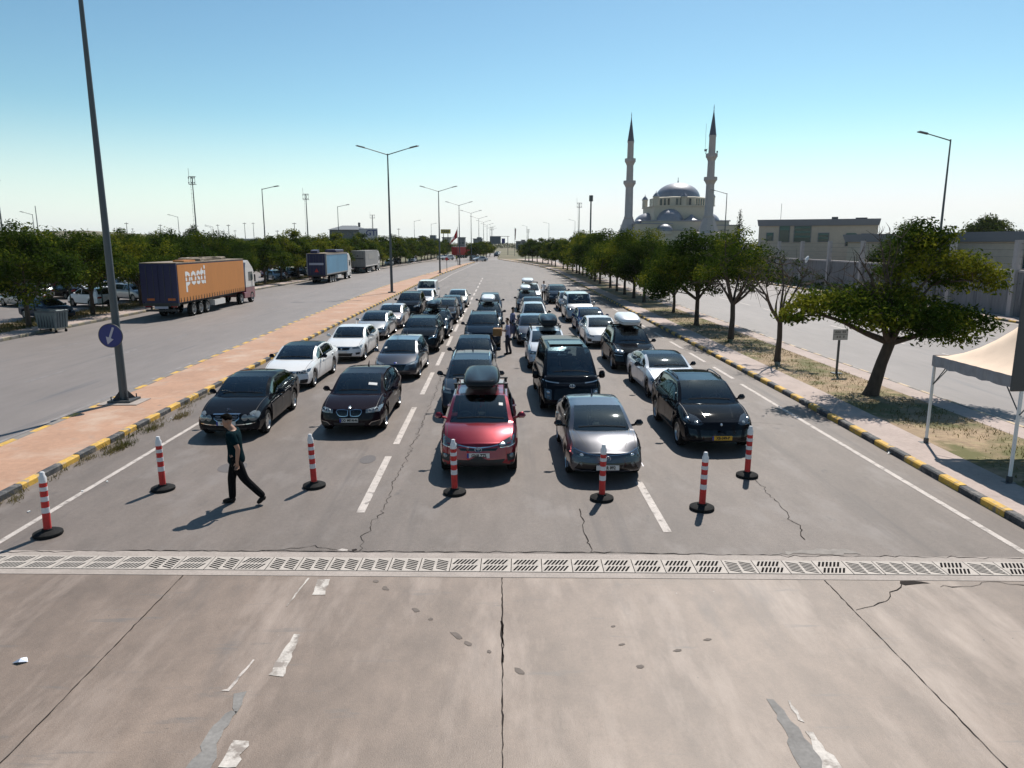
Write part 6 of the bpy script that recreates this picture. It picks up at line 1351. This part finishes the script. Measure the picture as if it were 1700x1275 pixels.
# ---------------------------------------------------------------- canopy tent
CLOTH = mat('tent_cloth', (.72,.56,.43), .9, noise=[(3,.05,one)]); n = CLOTH.node_tree.nodes
VAL = mat('tent_valance', (.30,.29,.30), .85, noise=[(4,.15,one)])
e = empty('canopy_tent', (11.35,18.6,.13), 0, 'pale peaked canopy tent on thin white legs at the right edge', 'tent')
W_ = 3.3; TH_ = 2.30
mb = MB(); n_ = 14; vs = []
for i in range(n_+1):
    for j in range(n_+1):
        u, v = i/n_, j/n_; dx = min(u, 1-u)*2; dy = min(v, 1-v)*2; d = min(dx, dy); vs.append((u*W_*1.0, -v*W_, TH_+.06+1.55*d**1.9+.05*math.sin(math.pi*u)*math.sin(math.pi*v)*0))
mb.add(vs, [(i*(n_+1)+j, i*(n_+1)+j+1, (i+1)*(n_+1)+j+1, (i+1)*(n_+1)+j) for i in range(n_) for j in range(n_)]); mb.build('roof_cloth', CLOTH, e, smooth=50)
mb = MB(); r = random.Random(2)
def val(P, Q2):
    k = 26; vs = []
    for i in range(k+1):
        t = i/k; x_ = lerp(P[0],Q2[0],t); y_ = lerp(P[1],Q2[1],t); w_ = .012*math.sin(i*1.9); vs += [(x_+w_, y_+w_, TH_+.075), (x_+w_*2, y_+w_*2, TH_-.20-.015*math.sin(i*1.3))]
    mb.add(vs, [(2*i, 2*i+2, 2*i+3, 2*i+1) for i in range(k)])
for P, Q2 in (((-.02,.02),(W_+.02,.02)),((-.03,.0),(-.03,-W_)),((-.02,-W_-.02),(W_,-W_-.02)),((W_+.03,0),(W_+.03,-W_))): val(P, Q2)
mb.build('valance', VAL, e)
for x_, y_ in ((0,0),(0,-W_),(W_,0),(W_,-W_)):
    l = MB().box((x_+(.03 if x_ == 0 else -.03), y_+(-.03 if y_ == 0 else .03), TH_/2), (.055,.055,TH_)).build('leg', WHITEP, e); MB().box((x_+(.03 if x_ == 0 else -.03), y_+(-.03 if y_ == 0 else .03), .07), (.09,.09,.14)).build('foot', STEELD, l); MB().box((x_, y_, .006),(.24,.2,.008)).build('foot_plate', STEELD, l)
mb = MB()
for y_, s in ((0,-1),(-W_,1)):
    mb.tube([(.03,y_,TH_-.75),(.5,y_,TH_-.2)], .014, 5); mb.tube([(.03,y_+s*.0,TH_-.75),(.03,y_+s*.5,TH_-.2)], .014, 5)
mb.tube([(.03,0,TH_-.1),(.03,-W_,TH_-.1)], .018, 5); mb.tube([(0,-.03,TH_-.1),(W_,-.03,TH_-.1)], .018, 5); mb.tube([(0,-W_+.03,TH_-.1),(W_,-W_+.03,TH_-.1)], .018, 5)
mb.tube([(W_/2,-W_/2,TH_-.1),(W_/2,-W_/2,TH_+1.55)], .02, 6); mb.tube([(0,-W_/2,TH_-.1),(W_,-W_/2,TH_-.1)], .014, 5)
mb.build('frame', STEEL, e)
# dark round-cornered sign edge at the right border of the picture
e = empty('roadside_sign', (9.50,13.1,.02), R_(4), 'dark grey rounded sign panel cut by the right edge of the picture', 'sign')
MB().box((.42,0,3.75),(.84,.05,2.2), bev=.02).build('panel', STEELD, e); MB().tube([(.80,.06,0),(.80,.06,4.6)], .035, 6).build('post', STEELD, e)
# ---------------------------------------------------------------- litter
e = tag(MB().add([(0,0,.01),(.10,-.02,.035),(.19,.03,.012),(.14,.09,.04),(.05,.08,.015),(.09,.04,.055)], [(0,1,5),(1,2,5),(2,3,5),(3,4,5),(4,0,5)]).build('crushed_wrapper', mat('foil_wrapper', (.45,.50,.60), .3, metal=.5), loc=(*G(20,1102),0)), 'crumpled silvery blue wrapper lying on the concrete at left', 'litter')
tag(MB().add([(0,0,.01),(.12,-.02,.05),(.22,.05,.02),(.1,.12,.05)], [(0,1,2),(0,2,3)]).build('paper_scrap', PAPER, loc=(*G(1473,754),0)), 'white paper scrap beside the right kerb', 'litter')
for i, (x, y) in enumerate([(137,816),(48,850),(178,800),(284,695)]): tag(MB().box((0,0,.012),(.05,.035,.02),rz=i).build('paper_scrap', PAPER, loc=(*G(x,y),0)), ['tiny pale scrap by the left edge line above the bollard','tiny pale scrap near the left kerb','tiny pale scrap halfway along the edge line','small white scrap in the weeds by the median kerb'][i], 'litter')
# ---------------------------------------------------------------- people
SKIN = mat('skin', (.34,.185,.125), .55); HAIR = mat('dark_hair', (.006,.005,.004), .9); SHIRT = mat('dark_teal_shirt', (.002,.014,.019), .9, noise=[(12,.2,one)]); TROU = mat('black_trousers', (.008,.008,.009), .8); SHOE = mat('dark_shoes', (.02,.018,.017), .5); SOLE = mat('shoe_sole', (.30,.30,.30), .6)
LAV = mat('lavender_shirt', (.33,.31,.45), .8, noise=[(8,.1,one)]); DJEAN = mat('dark_jeans', (.02,.022,.035), .85); CARD = mat('cardboard', (.27,.14,.05), .85)
def skin_mesh(name, pts, edges, rad, mats, paintfn=None, sub=2, roots=None):
    me = bpy.data.meshes.new(name); me.from_pydata(pts, edges, []); o = bpy.data.objects.new(name, me); C.objects.link(o)
    m = o.modifiers.new('s', 'SKIN'); m.use_smooth_shade = True
    for i, r_ in enumerate(rad): 
        sv = me.skin_vertices[0].data[i]; sv.radius = r_ if isinstance(r_, tuple) else (r_, r_); sv.use_root = (i == 0 or (roots is not None and i in roots))
    s = o.modifiers.new('u', 'SUBSURF'); s.levels = sub; s.render_levels = sub
    dg = bpy.context.evaluated_depsgraph_get(); out = bpy.data.meshes.new_from_object(o.evaluated_get(dg)); bpy.data.objects.remove(o)
    out.name = name; out.materials.clear()
    for mt in (mats if isinstance(mats, (list, tuple)) else [mats]): out.materials.append(mt)
    if paintfn:
        for p in out.polygons: p.material_index = paintfn(p.center)
    return out
def hand(mb_pts, wrist, d, side, curl=.5):
    'adds palm + five finger chains; returns (pts, edges, radii)'
    pts, edges, rad = mb_pts; w0 = len(pts)-1
    d = Vector(d).normalized(); s = Vector(side).normalized(); n_ = d.cross(s).normalized(); W0 = Vector(wrist)
    pts.append(tuple(W0+d*.055)); edges.append((w0, len(pts)-1)); rad.append((.026,.022)); palm = len(pts)-1
    for k, ln in enumerate((.068,.078,.074,.058)):
        o_ = (k-1.5)*.019; b = W0+d*.088+s*o_; dd = d; last = palm
        pts.append(tuple(b)); edges.append((palm, len(pts)-1)); rad.append(.0095); last = len(pts)-1
        for j in range(2): dd = (dd*math.cos(curl)+n_*math.sin(curl)).normalized(); b = b+dd*ln*.5; pts.append(tuple(b)); edges.append((last, len(pts)-1)); rad.append(.0085-.001*j); last = len(pts)-1
    b = W0+d*.03-s*.032; pts.append(tuple(b)); edges.append((palm, len(pts)-1)); rad.append(.011); t1 = len(pts)-1; b = b+(d*.8-s*.35+n_*.4).normalized()*.045; pts.append(tuple(b)); edges.append((t1, len(pts)-1)); rad.append(.009)
def person(label, x, y, face, J, shirt, trou, bag=None, robe=None, hs=1.0, cat='person', wide=1.0):
    'J: joints in a local frame, person faces -X*0 + (0,-1): forward is -Y; face = rotation about z'
    e = empty('person', (x, y, 0), R_(face), label, cat); e.scale = (hs*wide, hs*wide, hs)
    g = lambda k: Vector(J[k])
    pts, edges, rad = [], [], []
    def chain(start, lst):
        last = start
        for p, r_ in lst: pts.append(tuple(p)); rad.append(r_); edges.append((last, len(pts)-1)) if last is not None else None; last = len(pts)-1
        return last
    pel = chain(None, [(g('pelvis'), (.135,.105))]); che = chain(pel, [(g('pelvis').lerp(g('chest'),.45), (.130,.100)), (g('chest'), (.155,.115)), (g('neck')-Vector((0,0,.045)), (.085,.075))]); chest_i = 2
    nk = chain(che, [(g('neck')+Vector((0,0,.01)), (.055,.055))]); hd = g('head'); fw = Vector((math.sin(0), -1, 0)); fw = Vector(J.get('look', (0,-1,-.25))).normalized()
    chain(nk, [(hd-Vector((0,0,.07))+fw*.01, (.062,.068)), (hd, (.078,.092)), (hd+Vector((0,0,.07))-fw*.01, (.068,.080))])
    for s in 'LR':
        sh = chain(chest_i, [(g('sh'+s), (.062,.062)), (g('sh'+s).lerp(g('el'+s),.5), (.048,.048)), (g('el'+s), (.038,.038)), (g('el'+s).lerp(g('wr'+s),.4), (.036,.036)), (g('wr'+s), (.025,.021))])
        hand((pts, edges, rad), g('wr'+s), g('hd'+s), Vector(J.get('hs'+s, (0,1,0))), J.get('curl', .5))
        lg = chain(0, [(g('hip'+s), (.088,.09)), (g('hip'+s).lerp(g('kn'+s),.5), (.075,.075)), (g('kn'+s), (.055,.055)), (g('kn'+s).lerp(g('an'+s),.4), (.052,.052)), (g('an'+s), (.038,.038))])
        t = g('toe'+s); chain(lg, [(g('an'+s).lerp(t,.45)+Vector((0,0,-.02)), (.040,.032)), (t, (.032,.020))])
    me = skin_mesh('body', pts, edges, rad, [SKIN]); link('body', me, e)
    # shirt
    pts, edges, rad = [], [], []
    chain(None, [(g('pelvis')+Vector((0,0,-.16)), (.182,.155)), (g('pelvis')+Vector((0,0,-.04)), (.180,.152)), (g('pelvis').lerp(g('chest'),.3), (.155,.125)), (g('pelvis').lerp(g('chest'),.65), (.155,.125)), (g('chest'), (.175,.135)), (g('neck')-Vector((0,0,.05)), (.10,.088)), (g('neck')-Vector((0,0,.015)), (.068,.068))])
    for s in 'LR':
        lo = .82 if not robe else 1.0
        L_ = [(g('sh'+s), (.082,.078)), (g('sh'+s).lerp(g('el'+s),.45), (.066,.064)), (g('sh'+s).lerp(g('el'+s),lo), (.060,.058))]
        if robe: L_ += [(g('el'+s).lerp(g('wr'+s),.8), (.045,.045))]
        chain(4, L_)
    link('shirt', skin_mesh('shirt', pts, edges, rad, [shirt]), e)
    pts, edges, rad = [], [], []
    for s in 'LR':
        sx = .07 if s == 'L' else -.07
        chain(None, [(g('pelvis')+Vector((sx,0,.06)), (.085,.105)), (g('pelvis')+Vector((sx*1.15,0,-.04)), (.098,.118)), (g('hip'+s).lerp(g('kn'+s),.25), (.105,.108)), (g('hip'+s).lerp(g('kn'+s),.6), (.090,.090)), (g('kn'+s), (.074,.074)), (g('kn'+s).lerp(g('an'+s),.5), (.068,.068)), (g('kn'+s).lerp(g('an'+s),1.08), (.062,.068))])
    link('trousers', skin_mesh('trousers', pts, edges, rad, [trou], roots=(0, 7)), e)
    if robe:
        mb = MB(); mb.lathe([(.17,1.05),(.185,.85),(.21,.6),(.24,.35),(.235,.33)], 18, Matrix.Translation((g('pelvis').x, g('pelvis').y, 0)) @ Matrix.Scale(.85,4,(0,1,0))); mb.build('robe_skirt', robe, e, smooth=60)
    # hair, ears, face
    mb = MB(); n1, n2 = 16, 9; vs = []; q = fw.to_track_quat('-Y', 'Z').to_matrix().to_4x4()
    for i in range(n2+1):
        th = i/n2*math.pi*.50
        for k in range(n1):
            a = 2*math.pi*k/n1; dx, dy = math.sin(a), -math.cos(a); drop = 1.0 if dy > -.2 else .60
            t_ = th*drop*(1.18 if dy > .4 else 1); rr = .097+.008*math.sin(k*3)*math.sin(th*2); v = Vector((.088/.103*rr*math.sin(t_)*dx, rr*1.05*math.sin(t_)*dy+.008, rr*1.12*math.cos(t_)+.035)); vs.append(hd+q @ v)
    mb.add(vs, [(i*n1+k, (i+1)*n1+k, (i+1)*n1+(k+1)%n1, i*n1+(k+1)%n1) for i in range(n2) for k in range(n1)]); mb.build('hair', HAIR, e, smooth=60)
    mb = MB(); Mh = Matrix.Translation(hd) @ q
    mb.add([Mh @ Vector(p) for p in ((0,-.098,.03),(-.016,-.094,-.018),(.016,-.094,-.018),(0,-.122,-.015),(0,-.092,-.028))], [(0,1,3),(0,3,2),(1,4,3),(3,4,2)]); 
    for sx in (-1,1): mb.box(Mh @ Vector((sx*.083,0,.0)), (.018,.038,.058), bev=.006)
    mb.build('face', SKIN, e, smooth=50)
    mb = MB()
    for sx in (-1,1): mb.box(Mh @ Vector((sx*.033,-.089,.022)), (.024,.008,.010)); mb.box(Mh @ Vector((sx*.033,-.092,.042)), (.034,.006,.007))
    mb.box(Mh @ Vector((0,-.090,-.047)), (.04,.006,.008)); mb.build('eyes_and_mouth', HAIR, e)
    for s in 'LR':
        a, t = g('an'+s), g('toe'+s); d = (t-a); d2 = Vector((d.x, d.y, 0)).normalized(); pit = Vector((t.x-a.x, t.y-a.y, t.z-(a.z-.07)))
        heel = a-Vector((0,0,.055))-d2*.05; pts = [heel, a-Vector((0,0,.03)), a.lerp(t,.55)+Vector((0,0,-.02)), t+d.normalized()*.01]
        link('shoe', skin_mesh('shoe', [tuple(p) for p in pts], [(0,1),(1,2),(2,3)], [(.050,.044),(.060,.060),(.058,.048),(.048,.032)], [SHOE]), e)
    if bag:
        st = MB(); c_ = g('chest'); pel_ = g('pelvis')
        P = [c_+Vector((.12,-.02,.17)), c_+Vector((.03,-.155,.02)), pel_+Vector((-.14,-.10,.10)), pel_+Vector((-.17,.05,.06)), c_+Vector((-.02,.15,.0)), c_+Vector((.11,.06,.17)), c_+Vector((.12,-.02,.17))]
        st.tube(P, .012, 5); st.build('strap', TROU, e); MB().box(pel_+Vector((-.21,0,.05)), (.08,.24,.20), bev=.03).build('shoulder_bag', TROU, e)
    return e
# the walking man: local frame, walks towards -X in the picture => forward is local -Y rotated
JW = dict(pelvis=(0,0,.93), chest=(0,-.02,1.27), neck=(0,-.04,1.47), head=(0,-.10,1.60), look=(0,-1,-.45), shL=(.19,-.02,1.41), elL=(.235,.09,1.14), wrL=(.235,.06,.89), hdL=(.0,-.03,-1), shR=(-.19,-.03,1.41), elR=(-.235,.0,1.13), wrR=(-.23,-.12,.91), hdR=(0,-.3,-1), hsL=(0,1,0), hsR=(0,1,0), curl=.75,
  hipL=(.095,.0,.88), knL=(.10,.13,.51), anL=(.10,.40,.17), toeL=(.10,.31,.03), hipR=(-.095,-.01,.88), knR=(-.10,-.12,.49), anR=(-.10,-.13,.085), toeR=(-.10,-.29,.03))
x, y = G(398,836); person('man in dark teal shirt and black trousers walking left, looking down', x, y, -82, JW, SHIRT, TROU, hs=1.12, wide=1.12)
JS = dict(pelvis=(0,0,.94), chest=(0,0,1.28), neck=(0,-.01,1.50), head=(0,-.03,1.65), look=(0,-1,-.15), shL=(.19,0,1.42), elL=(.24,-.02,1.15), wrL=(.26,-.20,1.02), hdL=(0,-1,-.2), shR=(-.19,0,1.42), elR=(-.25,.03,1.15), wrR=(-.24,-.06,.90), hdR=(0,-.1,-1),
  hipL=(.09,0,.89), knL=(.12,-.06,.5), anL=(.13,-.02,.085), toeL=(.14,-.19,.03), hipR=(-.09,0,.89), knR=(-.13,.04,.5), anR=(-.16,.14,.085), toeR=(-.17,-.03,.03))
JB = dict(JS); JB.update(elL=(.25,-.08,1.16), wrL=(.16,-.32,1.20), hdL=(-.1,-1,0), elR=(-.25,-.08,1.16), wrR=(-.16,-.32,1.20), hdR=(.1,-1,0), hsL=(0,0,1), hsR=(0,0,1), curl=.2)
x, y = G(843,588); p1 = person('man in a lavender shirt with a shoulder bag carrying a cardboard box', x, y, -95, JB, LAV, DJEAN, bag=True)
cb = empty('cardboard_box', (x-.50*1.0, y+.04, 1.10), R_(-5), 'brown cardboard box held by the man in the lavender shirt', 'box')
MB().box((0,0,.0),(.42,.50,.36)).build('box_body', CARD, cb); MB().box((0,0,.182),(.43,.05,.004)).build('tape', SEATB, cb)
x, y = G(851,563); person('man in a long lavender robe with a dark bag beside the steel grey car', x, y, 70, JS, LAV, LAV, bag=True, robe=LAV, hs=1.02)
x, y = G(902.5,498); person('man in a white shirt and dark trousers standing in the empty lane', x, y, 160, JS, WHT, TROU, hs=1.02)
x, y = G(759,434); person('person in a yellow-green vest on the far left road', x-.2, y, 20, JS, mat('hi_vis', (.35,.38,.05), .7), TROU)
# ---------------------------------------------------------------- air

hm = bpy.data.materials.new('haze_air'); hm.use_nodes = True; n = hm.node_tree.nodes; n.clear(); o_ = n.new('ShaderNodeOutputMaterial'); v_ = n.new('ShaderNodeVolumePrincipled')
v_.inputs['Density'].default_value = .00006; v_.inputs['Color'].default_value = (.86,.90,.96,1); v_.inputs['Anisotropy'].default_value = .3
hm.node_tree.links.new(v_.outputs[0], o_.inputs['Volume'])
hz = MB().box((0,3700,55), (9400,7900,170)).build('haze', hm); hz['kind'] = 'stuff'
